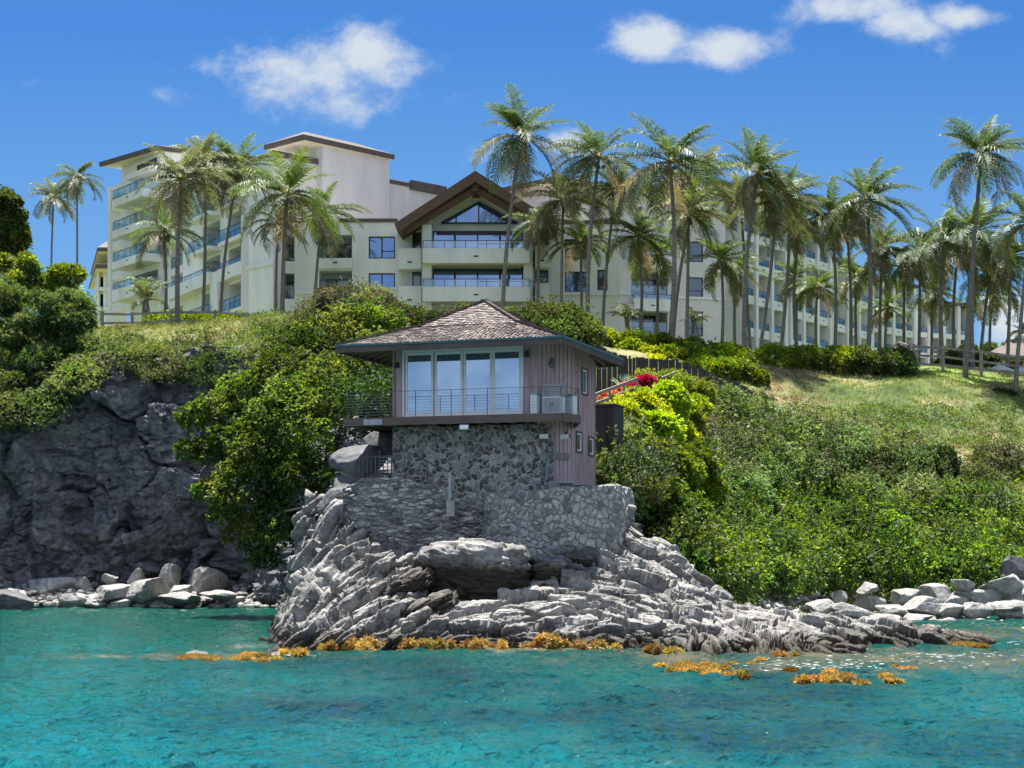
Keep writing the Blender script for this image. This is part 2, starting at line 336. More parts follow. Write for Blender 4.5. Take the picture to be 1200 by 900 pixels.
# ground: dry grass, soil and green
m, nt_, b_ = newmat('hill_ground'); L_ = nt_.links
t_ = nd(nt_, 'ShaderNodeTexCoord'); n_ = nd(nt_, 'ShaderNodeTexNoise', i_Scale=.22, i_Detail=9, i_Roughness=.68); L_.new(t_.outputs['Object'], n_.inputs['Vector'])
c_ = ramp(nt_, n_.outputs['Fac'], [(.36, (.04, .065, .014)), (.47, (.08, .12, .025)), (.55, (.15, .165, .05)), (.64, (.30, .25, .13)), (.76, (.2, .17, .09))])
n3_ = nd(nt_, 'ShaderNodeTexNoise', i_Scale=5, i_Detail=8, i_Roughness=.75); L_.new(t_.outputs['Object'], n3_.inputs['Vector'])
s_ = ramp(nt_, n3_.outputs['Fac'], [(.3, (.5, .5, .45)), (.5, (1, 1, 1)), (.7, (1.25, 1.2, 1.1))])
mm_ = nd(nt_, 'ShaderNodeMix', data_type='RGBA', blend_type='MULTIPLY'); mm_.inputs[0].default_value = 1; L_.new(c_, mm_.inputs[6]); L_.new(s_, mm_.inputs[7])
L_.new(mm_.outputs[2], b_.inputs['Base Color']); b_.inputs['Roughness'].default_value = .95
bp_ = nd(nt_, 'ShaderNodeBump', i_Strength=.7, i_Distance=.2); L_.new(n3_.outputs['Fac'], bp_.inputs['Height']); L_.new(bp_.outputs[0], b_.inputs['Normal'])
M['ground'] = m
M['lawn'] = plain('lawn_turf', (.13, .19, .03), .95, .3, 1.2, .6, 9)

# water
m, nt_, b_ = newmat('sea_water'); L_ = nt_.links
t_ = nd(nt_, 'ShaderNodeTexCoord'); sp_ = nd(nt_, 'ShaderNodeSeparateXYZ'); L_.new(t_.outputs['Object'], sp_.inputs[0])
n_ = nd(nt_, 'ShaderNodeTexNoise', i_Scale=.16, i_Detail=5, i_Roughness=.55); mp_ = nd(nt_, 'ShaderNodeMapping'); mp_.inputs['Scale'].default_value = (.8, .45, 1); L_.new(t_.outputs['Object'], mp_.inputs[0]); L_.new(mp_.outputs[0], n_.inputs['Vector'])
deep = ramp(nt_, n_.outputs['Fac'], [(.36, (.003, .022, .027)), (.48, (.005, .056, .054)), (.64, (.006, .118, .112))])
def mthn(op, a, b):
    n = nd(nt_, 'ShaderNodeMath', operation=op)
    for i, v in enumerate((a, b)):
        if isinstance(v, (int, float)): n.inputs[i].default_value = v
        else: L_.new(v, n.inputs[i])
    return n.outputs[0]
def blob(x, y, rx, ry):
    dx = mthn('MULTIPLY', mthn('SUBTRACT', sp_.outputs['X'], x), 1/rx); dy = mthn('MULTIPLY', mthn('SUBTRACT', sp_.outputs['Y'], y), 1/ry)
    return mthn('EXPONENT', mthn('MULTIPLY', mthn('ADD', mthn('MULTIPLY', dx, dx), mthn('MULTIPLY', dy, dy)), -1), 0)
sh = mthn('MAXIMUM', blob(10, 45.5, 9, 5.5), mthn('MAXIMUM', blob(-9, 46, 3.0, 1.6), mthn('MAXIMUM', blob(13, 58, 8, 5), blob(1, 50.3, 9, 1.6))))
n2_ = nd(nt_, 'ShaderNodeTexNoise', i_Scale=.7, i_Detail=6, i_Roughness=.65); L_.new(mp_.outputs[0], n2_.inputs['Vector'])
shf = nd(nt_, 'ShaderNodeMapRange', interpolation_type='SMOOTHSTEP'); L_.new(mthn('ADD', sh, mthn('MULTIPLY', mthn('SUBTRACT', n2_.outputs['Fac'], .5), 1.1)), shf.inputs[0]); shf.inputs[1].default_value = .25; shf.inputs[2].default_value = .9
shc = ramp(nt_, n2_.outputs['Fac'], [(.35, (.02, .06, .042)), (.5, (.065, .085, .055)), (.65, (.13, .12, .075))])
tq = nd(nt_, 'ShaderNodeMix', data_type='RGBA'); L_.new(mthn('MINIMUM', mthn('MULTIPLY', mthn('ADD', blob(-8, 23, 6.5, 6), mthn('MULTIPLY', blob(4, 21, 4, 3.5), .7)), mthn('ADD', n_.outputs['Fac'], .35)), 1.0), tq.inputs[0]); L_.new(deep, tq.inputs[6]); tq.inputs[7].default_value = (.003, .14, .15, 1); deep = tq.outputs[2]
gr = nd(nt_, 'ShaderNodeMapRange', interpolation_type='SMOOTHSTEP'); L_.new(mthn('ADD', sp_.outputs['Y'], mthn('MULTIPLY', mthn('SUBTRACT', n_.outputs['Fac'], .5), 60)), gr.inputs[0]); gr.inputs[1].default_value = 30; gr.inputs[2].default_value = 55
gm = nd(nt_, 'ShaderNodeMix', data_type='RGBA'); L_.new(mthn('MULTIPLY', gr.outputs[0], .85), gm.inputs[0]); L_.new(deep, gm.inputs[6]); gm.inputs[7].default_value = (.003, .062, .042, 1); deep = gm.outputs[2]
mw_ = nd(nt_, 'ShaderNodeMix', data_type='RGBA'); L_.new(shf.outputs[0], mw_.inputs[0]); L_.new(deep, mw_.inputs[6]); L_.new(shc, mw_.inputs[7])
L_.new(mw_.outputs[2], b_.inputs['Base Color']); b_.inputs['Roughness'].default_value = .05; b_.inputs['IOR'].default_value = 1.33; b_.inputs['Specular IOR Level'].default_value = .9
w1 = nd(nt_, 'ShaderNodeTexNoise', i_Scale=2.1, i_Detail=3, i_Roughness=.5); w2 = nd(nt_, 'ShaderNodeTexNoise', i_Scale=7, i_Detail=4, i_Roughness=.6)
mq = nd(nt_, 'ShaderNodeMapping'); mq.inputs['Scale'].default_value = (1.15, .9, 1); L_.new(t_.outputs['Object'], mq.inputs[0]); L_.new(mq.outputs[0], w1.inputs['Vector']); L_.new(mq.outputs[0], w2.inputs['Vector'])
hh = mthn('ADD', w1.outputs['Fac'], mthn('MULTIPLY', w2.outputs['Fac'], .3))
bp_ = nd(nt_, 'ShaderNodeBump', i_Strength=1.0, i_Distance=.65); L_.new(hh, bp_.inputs['Height']); L_.new(bp_.outputs[0], b_.inputs['Normal'])
M['water'] = m

rng = np.random.default_rng(11)
random.seed(5)
# ------------------------------------------------------------------ terrain
TP = []
def tp(px, py, Y): v = at(px, py, Y); TP.append((v.x, v.y, v.z))
for x in range(-90, 91, 15): TP.append((x, 30, -4))
for x in (-90, -60, -45, -32, -20, -12): TP.append((x, 76, -2.5))
for x, y in ((-11.5, 66), (-11.5, 58), (-11, 50), (0, 46), (10, 46), (20, 55), (30, 58), (45, 60), (70, 60)): TP.append((x, y, -2.5))
for x, y, z in ((-90, 87.8, -2.6), (-60, 87.8, -2.6), (-44, 88.3, -2.6), (-35, 88.8, -2.6), (-22, 89.8, -2.6), (-14, 89.8, -2.6), (-9.3, 81, -1.6), (-8.3, 72, -1.6), (-7.6, 65, -1.6)): TP.append((x, y, z))
for x, y, z in ((-90, 91.5, 10), (-60, 91.5, 10), (-44, 92, 10.6), (-35, 92.5, 11), (-22, 93, 12.4), (-14, 92.5, 13), (-9, 89.5, 12.6), (-6.5, 82, 10.0), (-5.6, 73, 7.6), (-5, 67, 6.2), (-4.6, 63.5, 5.3)): TP.append((x, y, z))
for x in (-90, -60, -44, -34, -25, -15, -6): TP.append((x, 104, 16.0 if x > -34 else 16.9))
for x in (-90, -50, -20, 0): TP.append((x, 118, 17.3)); TP.append((x, 160, 18)); TP.append((x, 420, 18))
for x in (20, 50, 90): TP.append((x, 125, 15)); TP.append((x, 160, 17)); TP.append((x, 420, 18))
for x, y, z in ((0, 60, 4.4), (3, 60.5, 4.4), (-3, 60, 4.6), (-4.2, 57.6, 3), (0, 57, 2), (3.5, 57.5, 2), (6.5, 57, .2), (12, 55, -1.2), (20, 60, -1.2), (0, 66, 6.6), (0, 70, 7.6), (0, 88, 12.8), (0, 104, 15.6), (-3, 76, 8.6)): TP.append((x, y, z))
tp(745, 480, 74); tp(715, 530, 66); tp(742, 625, 61); tp(800, 698, 64); tp(850, 706, 70); tp(950, 706, 76); tp(1100, 702, 78); tp(1250, 695, 80); tp(1500, 690, 80)
tp(820, 575, 78); tp(820, 470, 88); tp(950, 575, 84); tp(1100, 575, 86); tp(1230, 575, 86); tp(1500, 570, 86)
tp(870, 425, 98); tp(950, 442, 98); tp(1100, 444, 98.5); tp(1200, 456, 98.5); tp(1400, 460, 98.5); tp(1230, 442, 106); tp(1100, 430, 105); tp(700, 400, 104); tp(900, 425, 105)
TP.append((18, 69, -.2)); TP.append((30, 67, -.3)); TP.append((50, 66, -.4)); TP.append((11, 63, -.4))
terr = RBF(TP)
def H(X, Y):
    X = np.asarray(X, float); Y = np.asarray(Y, float)
    P = np.stack([X*.35, Y*.35, X*0], -1)
    return terr(X, Y)+.28*fbm(P, 4, 3)
xs = np.concatenate([np.linspace(-400, -62, 30), np.linspace(-60, 60, 420), np.linspace(62, 400, 30)]); ys = np.concatenate([np.linspace(40, 112, 270), np.linspace(114, 420, 60)])
X_, Y_ = np.meshgrid(xs, ys, indexing='ij'); Z_ = H(np.clip(X_, -90, 95), Y_)
tag(link('hillside', grid_mesh('hillside', np.stack([X_, Y_, Z_], -1)), M['ground']), kind='structure')
# a far land sheet to the horizon
fl = MB(); fl.quad((-3000, 419, 17), (3000, 419, 17), (3000, 5000, 17), (-3000, 5000, 17)); tag(fl.build('distant_land', M['ground']), kind='structure')
# lawn sheet just above the hill on the crest
xs = np.linspace(12, 62, 120); ys = np.linspace(0, 1, 60); X_, T_ = np.meshgrid(xs, ys, indexing='ij')
y0 = 100.2+1.0*np.sin(X_*.4)+.8*np.sin(X_*1.1); Y_ = y0+T_*(126-y0)
tag(link('lawn', grid_mesh('lawn', np.stack([X_, Y_, H(X_, Y_)+.05], -1)), M['lawn']), kind='structure')

# water surface with real swell
def wave(X, Y):
    P = np.stack([X*.55, Y*.9, X*0], -1)
    return .07*fbm(P, 2, 9)+.09*fbm(P*2.6, 2, 19)+.06*fbm(P*5.6, 2, 29)
ys = 14*np.power(120/14, np.linspace(0, 1, 1000)); us = np.linspace(-.42, .42, 760)
Yg, Ug = np.meshgrid(ys, us, indexing='ij'); Xg = Ug*Yg
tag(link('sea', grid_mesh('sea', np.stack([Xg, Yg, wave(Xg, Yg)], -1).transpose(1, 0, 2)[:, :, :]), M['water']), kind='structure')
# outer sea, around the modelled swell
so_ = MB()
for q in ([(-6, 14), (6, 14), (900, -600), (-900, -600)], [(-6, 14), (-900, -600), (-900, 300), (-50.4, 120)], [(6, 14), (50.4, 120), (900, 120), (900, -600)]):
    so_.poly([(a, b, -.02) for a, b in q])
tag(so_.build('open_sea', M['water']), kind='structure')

# ------------------------------------------------------------------ cliff face (left) as one displaced sheet
path = np.array([(-75, 84), (-55, 84.5), (-42, 85.5), (-34, 86.4), (-22, 87), (-15, 86.5), (-11, 83), (-9.4, 77), (-8.6, 70), (-8.2, 65), (-7.3, 61.5), (-6.2, 59.8)], float)
topz = np.array([10.8, 11, 11.6, 12, 13, 13.4, 12.6, 10.6, 8.4, 6.8, 5.6, 5.0])
seg = np.r_[0, np.cumsum(np.linalg.norm(np.diff(path, axis=0), axis=1))]
sN = 820; zN = 260; s_ = np.linspace(0, seg[-1], sN)
s_ = np.interp(np.linspace(0, 1, sN), [0, .12, 1], [0, 28, seg[-1]])
px_ = np.interp(s_, seg, path[:, 0]); py_ = np.interp(s_, seg, path[:, 1]); tz_ = np.interp(s_, seg, topz)
k = 15; ker = np.ones(k)/k
px_ = np.convolve(np.pad(px_, k//2, 'edge'), ker, 'valid'); py_ = np.convolve(np.pad(py_, k//2, 'edge'), ker, 'valid')
tx, ty = np.gradient(px_), np.gradient(py_); l_ = np.hypot(tx, ty); nx_, ny_ = ty/l_, -tx/l_      # outward (towards sea)
v_ = np.linspace(0, 1, zN)
Zc = -1.2+(tz_[:, None]+1.2)*v_[None]
sstep_ = lambda a, b, x: np.clip((x-a)/(b-a), 0, 1)
lean = 1.1*v_[None]**1.3*np.ones_like(Zc)
Xc = px_[:, None]-nx_[:, None]*lean*1.9; Yc = py_[:, None]-ny_[:, None]*lean*1.9
P = np.stack([Xc, Yc, Zc], -1)
wp = P+np.stack([fbm(P*.45, 4, 5), fbm(P*.45, 4, 15), fbm(P*.45, 4, 25)], -1)*1.0
wq = wp*np.array([.36, .36, .30]); f1, f2, idv, CC = worley(wq, 3, True); dq = wq-CC; frc = lambda v: v-np.floor(v); tl = (frc(idv*57.3)-.5)*dq[..., 0]*3.2+(frc(idv*131.7)-.35)*dq[..., 2]*2.8; wg = wp*np.array([.9, .9, 1.3])+tl[..., None]*.3; g1, g2, idg, CG = worley(wg, 8, True); dg = wg-CG; tl = tl+(frc(idg*57.3)-.5)*dg[..., 0]*.9+(frc(idg*131.7)-.4)*dg[..., 2]*1.0; wh = P*np.array([2.2, 2.2, 3.4])+fbm(P, 2, 4)[..., None]*.6; h1, h2_, idh, CH = worley(wh, 18, True); dh = wh-CH; tl = tl+(frc(idh*57.3)-.5)*dh[..., 0]*.34+(frc(idh*131.7)-.4)*dh[..., 2]*.42
d = 1.0*(idv-.5)+tl+.34*(idg-.5)+.14*(idh-.5)-.9*np.clip(1-(f2-f1)/.05, 0, 1)*sstep_(-.15, .3, fbm(P*.5, 2, 77))-.30*np.clip(1-(g2-g1)/.07, 0, 1)*sstep_(0, .3, fbm(P*.7, 2, 78))-.12*np.clip(1-(h2_-h1)/.12, 0, 1)+.5*fbm(P*.25, 3, 2)+.06*fbm(P*2.5, 4, 7)
d = d*np.clip(v_[None]*6+.3, 0, 1)
P[..., 0] += nx_[:, None]*d; P[..., 1] += ny_[:, None]*d; P[..., 2] += .25*fbm(P*.8, 3, 33)
# curl the lip back into the hill
lip = np.stack([P[:, -1, 0]-nx_*3.2, P[:, -1, 1]-ny_*3.2, P[:, -1, 2]-.3], -1)
P = np.concatenate([P, lip[:, None]], 1)
tag(link('sea_cliff', grid_mesh('sea_cliff', P, smooth=False), M['cliff']), kind='structure')

# ------------------------------------------------------------------ headland rock
HP = []
def hp(px, py, Y): v = at(px, py, Y); HP.append((v.x, v.y, v.z))
for px, py in ((346, 768), (370, 764), (440, 762), (520, 760), (600, 760), (700, 761), (760, 765), (820, 768), (880, 766), (950, 768), (1010, 765), (1050, 757), (1100, 757), (1150, 756)):
    Y = 6000/(py-HZ); x = (px-600)*Y/F; HP.append((x, Y, 0)); HP.append((x*.99, Y-1.6, -1.2))
for a in ((400, 634, 57), (450, 640, 56.6), (500, 642, 56.5), (560, 642, 56.4), (470, 640, 57.3), (540, 640, 57.3), (520, 712, 53.0), (560, 712, 53.2), (605, 712, 53.2), (560, 706, 54.6), (350, 738, 49), (342, 705, 53.5), (350, 690, 56), (385, 690, 52.5), (400, 655, 55.2), (430, 655, 54.5), (392, 605, 57.6), (362, 575, 60.2), (356, 625, 59.3), (348, 680, 57.2), (343, 715, 53), (455, 652, 55.6), (470, 705, 51.8), (540, 722, 51.5), (600, 722, 51.8), (700, 718, 52), (780, 718, 52),
          (650, 704, 53), (620, 650, 56), (690, 624, 56.8), (735, 600, 58), (700, 668, 55), (758, 634, 58), (772, 672, 55.5), (830, 692, 56.5), (830, 722, 52), (900, 718, 55), (900, 742, 50), (980, 730, 54.5), (980, 752, 50), (1060, 736, 54), (1140, 750, 52.6), (375, 740, 49.5), (440, 735, 50.5),
          (400, 548, 60), (378, 590, 60), (362, 640, 59.5), (350, 680, 58.5), (430, 560, 59), (850, 704, 58.5)): hp(*a)
for a in ((-6.7, 46.2, -.9), (-7.0, 49, -.9), (-7.5, 52, -.9), (-8.0, 55, -1), (-8.35, 57.5, -1), (-8.4, 60, -1), (-8.8, 63, -1), (-9.6, 55, -1.3), (-10, 46, -1), (8.5, 61, -.3), (11.5, 58.5, -1), (16, 55, -1), (18, 52, -1), (17, 46, -1.5), (0, 58.2, 2.6), (-4, 58.6, 2.8), (3.2, 59, 2.6), (-5, 60, 3.2), (5.2, 61, 3.0), (0, 63, 4.4), (7, 63.5, 1.2)): HP.append(a)
head = RBF(HP)
xs = np.linspace(-9.6, 17.2, 900); ys = np.linspace(45, 62.5, 520); X_, Y_ = np.meshgrid(xs, ys, indexing='ij')
Z_ = head(X_, Y_)
def sstep(a, b, x): t = np.clip((x-a)/(b-a), 0, 1); return t*t*(3-2*t)
wob = .25*fbm(np.stack([X_*.8, Y_*.8, X_*0], -1), 3, 71)
def block(x0, x1, yf, yb, zt, zb, sl=.25):
    global Z_
    m = sstep(x0-.28, x0+.2, X_+wob)*(1-sstep(x1-.2, x1+.28, X_+wob))*sstep(yf-.15, yf+.12, Y_+wob*.6)*(1-sstep(yb-.3, yb+.3, Y_))
    u = (X_-(x0+x1)/2)/((x1-x0)/2)
    T = zt-.35*np.clip(np.abs(u), 0, 1.3)**3+.06*(Y_-yf)
    Z_ = Z_*(1-m)+np.maximum(Z_, T)*m
    m2 = sstep(x0-.5, x0, X_)*(1-sstep(x1, x1+.5, X_))*(1-sstep(yf-.05, yf+.05, Y_+wob*.6))*sstep(yf-1.3, yf-.5, Y_)
    Z_ = Z_*(1-m2)+np.minimum(Z_, zb)*m2
wallY = np.interp(X_, [-6.9, -6.2, -5, -3.7, -1, -.85, 3.0, 3.6, 4.2], [61, 58.6, 57.9, 57.6, 57.5, 56.7, 56.7, 57.4, 60])
capm = sstep(-.35, .25, Y_-wallY)*(X_ > -6.9)*(1-sstep(3.6, 4.1, X_)); Z_ = Z_*(1-capm)+np.minimum(Z_, 2.3)*capm
P = np.stack([X_, Y_, Z_], -1)
nrm = np.stack([-np.gradient(Z_, xs, axis=0), -np.gradient(Z_, ys, axis=1), np.ones_like(Z_)], -1); nrm[..., 1] -= .35; nrm = np.clip(nrm, -2.2, 2.2); nrm /= np.linalg.norm(nrm, axis=-1, keepdims=True)
sx = np.linspace(-11, 19, 600); slope = np.interp(sx, [-9, -6.2, -4, -2, 0, 2.5, 4.5, 8, 12, 17], [1.9, 1.5, .95, .45, .05, -.15, -.65, -.75, -.85, -.9]); gI = -np.cumsum(slope)*(sx[1]-sx[0])
wv = fbm(P*.35, 3, 44)
t = Z_+np.interp(X_+wv*.8, sx, gI)+.25*(Y_-52)+.5*wv
c1 = np.stack([X_*.62+.3*t, Y_*.7, t*3.4], -1)+.28*fbm(P*1.2, 2, 50)[..., None]
f1, f2, id1, CC = worley(c1, 61, True); fr_ = lambda v: v-np.floor(v); tilt1 = (fr_(id1*57.3)-.5)*(c1-CC)[..., 0]*.55+(fr_(id1*131.7)-.5)*(c1-CC)[..., 1]*.5+(fr_(id1*31.7)-.3)*(c1-CC)[..., 2]*.35
c2 = np.stack([X_*1.5+t, Y_*1.7, t*9.5], -1)+.3*fbm(P*2, 2, 51)[..., None]
g1, g2, id2 = worley(c2, 67)
lay1 = np.floor(t*3.6+.5*wv+.35*fbm(P*1.6, 2, 91)); lay2 = np.floor(t*9+.5*fbm(P*2.2, 2, 92)); cx1 = np.floor(X_*.34+hsh(lay1, lay1*0, lay1*0, 5)*3+.35*fbm(P*.9, 2, 93)); cx2 = np.floor(X_*.9+hsh(lay2, lay2*0, lay2*0, 6)*3+.3*fbm(P*1.5, 2, 94))
u1 = t*3.6+.5*wv+.35*fbm(P*1.6, 2, 91); u2 = t*9+.5*fbm(P*2.2, 2, 92); br = sstep(-.25, .25, fbm(P*1.3, 2, 95)); br2 = sstep(-.25, .25, fbm(P*2.6, 2, 96))
plate = .52*(hsh(lay1, cx1, lay1*0, 7)-.5)+.09*(hsh(lay2, cx2, lay2*0, 8)-.5)-.60*np.clip(1-(u1-np.floor(u1))/.17, 0, 1)*br-.14*np.clip(1-(u2-np.floor(u2))/.2, 0, 1)*br2
inb = 0*X_+0*(sstep(-2.7, -2.4, X_)*(1-sstep(.2, .5, X_))*sstep(53.2, 53.6, Y_)*(1-sstep(56.4, 57, Y_)))
amp = (1-.75*inb)*np.where(X_ > 6, .8, 1.0)
d = amp*(plate+.36*(id1-.45)+.6*tilt1+.06*(id2-.5)-.55*np.clip(1-(f2-f1)/.09, 0, 1)-.05*np.clip(1-(g2-g1)/.14, 0, 1))+.25*fbm(P*.7, 3, 12)+.022*fbm(P*5, 3, 13)
edge = np.minimum(np.minimum(sstep(0, 25, np.arange(900))[:, None], sstep(0, 25, 899-np.arange(900))[:, None]), 1)
P = P+nrm*(d*edge)[..., None]
tag(link('rocky_headland', grid_mesh('rocky_headland', P, smooth=False), M['head']), kind='structure')

# ------------------------------------------------------------------ boulders
def boulder_mesh(seed, sx, sy, sz, cuts=12, res=44, noise=.09):
    r = np.random.default_rng(seed)
    th = np.linspace(0, np.pi, res); ph = np.linspace(0, 2*np.pi, res*2)
    T, Q = np.meshgrid(th, ph, indexing='ij'); p = np.stack([np.sin(T)*np.cos(Q), np.sin(T)*np.sin(Q), np.cos(T)], -1)
    for _ in range(cuts):
        n = r.normal(size=3); n[2] *= .8; n /= np.linalg.norm(n); dd = r.uniform(.38, .78)
        o = np.clip((p@n)-dd, 0, None); p = p-n*(o*.93)[..., None]
    p = p*(1+noise*fbm(p*1.7+seed, 4, seed)[..., None]+.03*fbm(p*6+seed, 2, seed)[..., None])
    p = p*np.array([sx, sy, sz])*(1+.05*fbm(p*9+seed, 3, seed+9)[..., None]); p[:, -1] = p[:, 0]
    return grid_mesh('boulder', p, smooth=False)
ORD = 'first second third fourth fifth sixth seventh eighth ninth tenth eleventh twelfth thirteenth fourteenth fifteenth sixteenth seventeenth eighteenth nineteenth twentieth'.split()
def put_boulder(px, py, wpx, hpx, Y, seed, label, group, mat='boulder', cuts=12, name='boulder', rz=0):
    k_ = Y/F; me = boulder_mesh(seed, wpx*k_*.62, wpx*k_*.5*(.8+.4*((seed*37) % 10)/10), hpx*k_*.66, cuts+3)
    o = link(name, me, M[mat]); v = at(px, py, Y); o.location = v; o.rotation_euler = (0, ((seed*53 % 100)/100-.5)*.3, rz)
    return tag(o, label, 'boulder', group)
rowA = [(15, 696, 52, 20), (60, 684, 60, 26), (98, 688, 30, 22), (135, 692, 62, 18), (128, 676, 22, 14), (172, 690, 56, 34), (200, 672, 24, 20), (212, 692, 36, 22), (238, 684, 46, 30), (215, 700, 60, 16), (245, 676, 22, 20), (262, 696, 44, 14), (160, 674, 20, 16), (182, 704, 40, 12), (148, 703, 44, 14), (110, 703, 40, 14), (275, 700, 24, 10), (85, 700, 36, 16)]
front = sorted([b for b in rowA if b[1] >= 690]); back = sorted([b for b in rowA if b[1] < 690])
for row, nm, dY in ((front, 'front', 0), (back, 'rear', 2.4)):
    for i, (px, py, w, h) in enumerate(row):
        sz = 'broad' if w > 45 else ('mid-sized' if w > 28 else 'small')
        Y = 6000/(713-HZ)+.8+dY
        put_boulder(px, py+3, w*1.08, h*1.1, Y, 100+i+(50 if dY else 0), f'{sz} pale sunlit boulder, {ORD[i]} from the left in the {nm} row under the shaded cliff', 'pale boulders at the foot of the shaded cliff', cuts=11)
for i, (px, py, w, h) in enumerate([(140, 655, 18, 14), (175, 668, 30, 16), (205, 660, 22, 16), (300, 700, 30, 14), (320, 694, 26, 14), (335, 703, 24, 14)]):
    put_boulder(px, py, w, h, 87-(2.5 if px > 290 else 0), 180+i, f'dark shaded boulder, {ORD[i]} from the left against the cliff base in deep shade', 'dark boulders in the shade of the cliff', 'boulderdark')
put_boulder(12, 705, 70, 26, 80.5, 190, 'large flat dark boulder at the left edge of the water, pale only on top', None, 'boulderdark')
put_boulder(235, 772, 40, 18, 46.5, 191, 'small flat grey rock standing alone in the turquoise water left of the headland', None, 'boulderdark', 8)
rb = [(780, 712, 24, 12), (905, 712, 30, 14), (935, 706, 34, 16), (962, 712, 40, 16), (985, 700, 24, 14), (1000, 716, 44, 14), (1025, 706, 36, 18), (1048, 716, 40, 14), (1060, 700, 30, 16), (1078, 712, 44, 18), (1095, 698, 34, 26), (1108, 718, 40, 14), (1120, 704, 40, 18), (1140, 718, 44, 16), (1150, 700, 50, 20), (1172, 712, 46, 20), (1180, 690, 50, 30), (1196, 716, 54, 18), (1200, 700, 40, 28), (950, 694, 24, 12), (1020, 690, 26, 12), (1130, 686, 30, 14), (880, 704, 26, 12), (918, 722, 30, 12), (970, 724, 34, 10), (1034, 724, 36, 10), (1074, 725, 36, 10)]
fr = sorted([b for b in rb if b[1] >= 712]); bk = sorted([b for b in rb if b[1] < 712])
for row, nm, Yb in ((fr, 'waterline', 70.0), (bk, 'upper', 73.6)):
    for i, (px, py, w, h) in enumerate(row):
        sz = 'broad' if w > 40 else ('mid-sized' if w > 30 else 'small')
        put_boulder(px, py, w*1.12, h*1.2, Yb if py < 722 else 69.0, 200+i+(40 if nm == 'upper' else 0), f'{sz} grey boulder, {ORD[i]} from the left in the {nm} row below the right-hand thicket', 'grey boulders along the right-hand shore')
def block_mesh(seed, sx, sy, sz):
    th = np.linspace(0, np.pi, 90); ph = np.linspace(0, 2*np.pi, 180); T, Q = np.meshgrid(th, ph, indexing='ij')
    p = np.stack([np.sin(T)*np.cos(Q), np.sin(T)*np.sin(Q), np.cos(T)], -1); q = p/np.maximum((np.abs(p)**3.4).sum(-1, keepdims=True)**(1/3.4), 1e-6)
    w = q*np.array([sx, sy, sz]); w[..., 1] += .35*np.clip(-w[..., 2], -9, 9)*(w[..., 1] < 0)*1.3
    f1, f2, i1 = worley(w*np.array([.9, 1, 4.5])+seed, seed); g1, g2, i2 = worley(w*np.array([2.4, 2, 9])+seed, seed+3)
    w = w+q*(.16*(i1-.5)+.07*(i2-.5)-.10*np.clip(1-(f2-f1)/.12, 0, 1)+.14*fbm(w*1.1+seed, 3, seed)+.05*fbm(w*5, 3, seed))[..., None]; w[:, -1] = w[:, 0]
    return grid_mesh('boulder', w, smooth=False)
for px, py, Y, sx, sy, sz, ry, lb in ((556, 676, 55.2, 1.85, 1.7, 1.16, .04, 'huge rounded block with a black front jutting from the middle of the headland'), (646, 676, 55.3, .72, 1.1, .62, .02, 'layered dark-faced block right of the huge rounded one on the headland'),
                                 (672, 664, 55.9, .62, .9, .5, .12, 'smaller layered ledge block below the pale retaining wall'), (474, 690, 53.6, .95, 1.0, .34, -.5, 'slanting pale slab left of the huge black-fronted block, upper one'), (497, 716, 52.2, 1.0, .9, .3, -.42, 'slanting pale slab in front of the huge black-fronted block, lower one')):
    o = link('boulder', block_mesh(int(px), sx, sy, sz), M['head']); o.location = at(px, py, Y); o.rotation_euler = (.0, ry, 0); tag(o, lb, 'boulder', 'large blocks on the headland')
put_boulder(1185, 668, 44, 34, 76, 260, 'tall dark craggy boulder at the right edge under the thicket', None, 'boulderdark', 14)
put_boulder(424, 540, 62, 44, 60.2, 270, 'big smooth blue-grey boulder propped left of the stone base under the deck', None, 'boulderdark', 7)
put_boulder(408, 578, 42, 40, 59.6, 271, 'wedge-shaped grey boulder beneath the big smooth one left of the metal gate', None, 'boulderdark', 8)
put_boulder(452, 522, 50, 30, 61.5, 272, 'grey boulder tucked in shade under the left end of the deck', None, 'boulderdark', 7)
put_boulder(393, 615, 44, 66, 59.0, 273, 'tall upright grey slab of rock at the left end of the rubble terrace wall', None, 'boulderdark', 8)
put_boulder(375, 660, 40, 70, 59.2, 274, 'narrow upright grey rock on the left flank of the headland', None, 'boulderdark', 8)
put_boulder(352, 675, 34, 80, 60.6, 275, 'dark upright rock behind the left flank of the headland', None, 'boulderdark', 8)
# loose stones between the boulders
def stones(n, fn, s0, s1, seed, name):
    r = np.random.default_rng(seed); base = np.array([(1, 0, 0), (0, 1, 0), (-1, 0, 0), (0, -1, 0), (0, 0, 1), (0, 0, -1)], float)
    tri = [(0, 1, 4), (1, 2, 4), (2, 3, 4), (3, 0, 4), (1, 0, 5), (2, 1, 5), (3, 2, 5), (0, 3, 5)]
    V = []; Fc = []
    for i in range(n):
        c = np.array(fn(r)); s = r.uniform(s0, s1)*np.array([r.uniform(.7, 1.4), r.uniform(.7, 1.3), r.uniform(.4, .8)])
        a = r.uniform(0, 6.3); R = np.array([[math.cos(a), -math.sin(a), 0], [math.sin(a), math.cos(a), 0], [0, 0, 1]])
        p = (base*r.uniform(.7, 1.15, (6, 1))*s)@R.T+c; k_ = len(V); V += p.tolist(); Fc += [tuple(k_+j for j in t) for t in tri]
    me = bpy.data.meshes.new(name); me.from_pydata(V, [], Fc); me.update()
    md = link(name, me, M['boulder']); sb = md.modifiers.new('s', 'SUBSURF'); sb.levels = sb.render_levels = 1
    return tag(md, 'loose grey stones filling the gaps between the shore boulders', 'stones', None, 'stuff')
def fnR(r):
    x = r.uniform(10, 24); px = r.uniform(890, 1230); Y = r.uniform(68.5, 77); X = (px-600)*Y/F; return (X, Y, max(float(H(X, Y)), -.1)+.05)
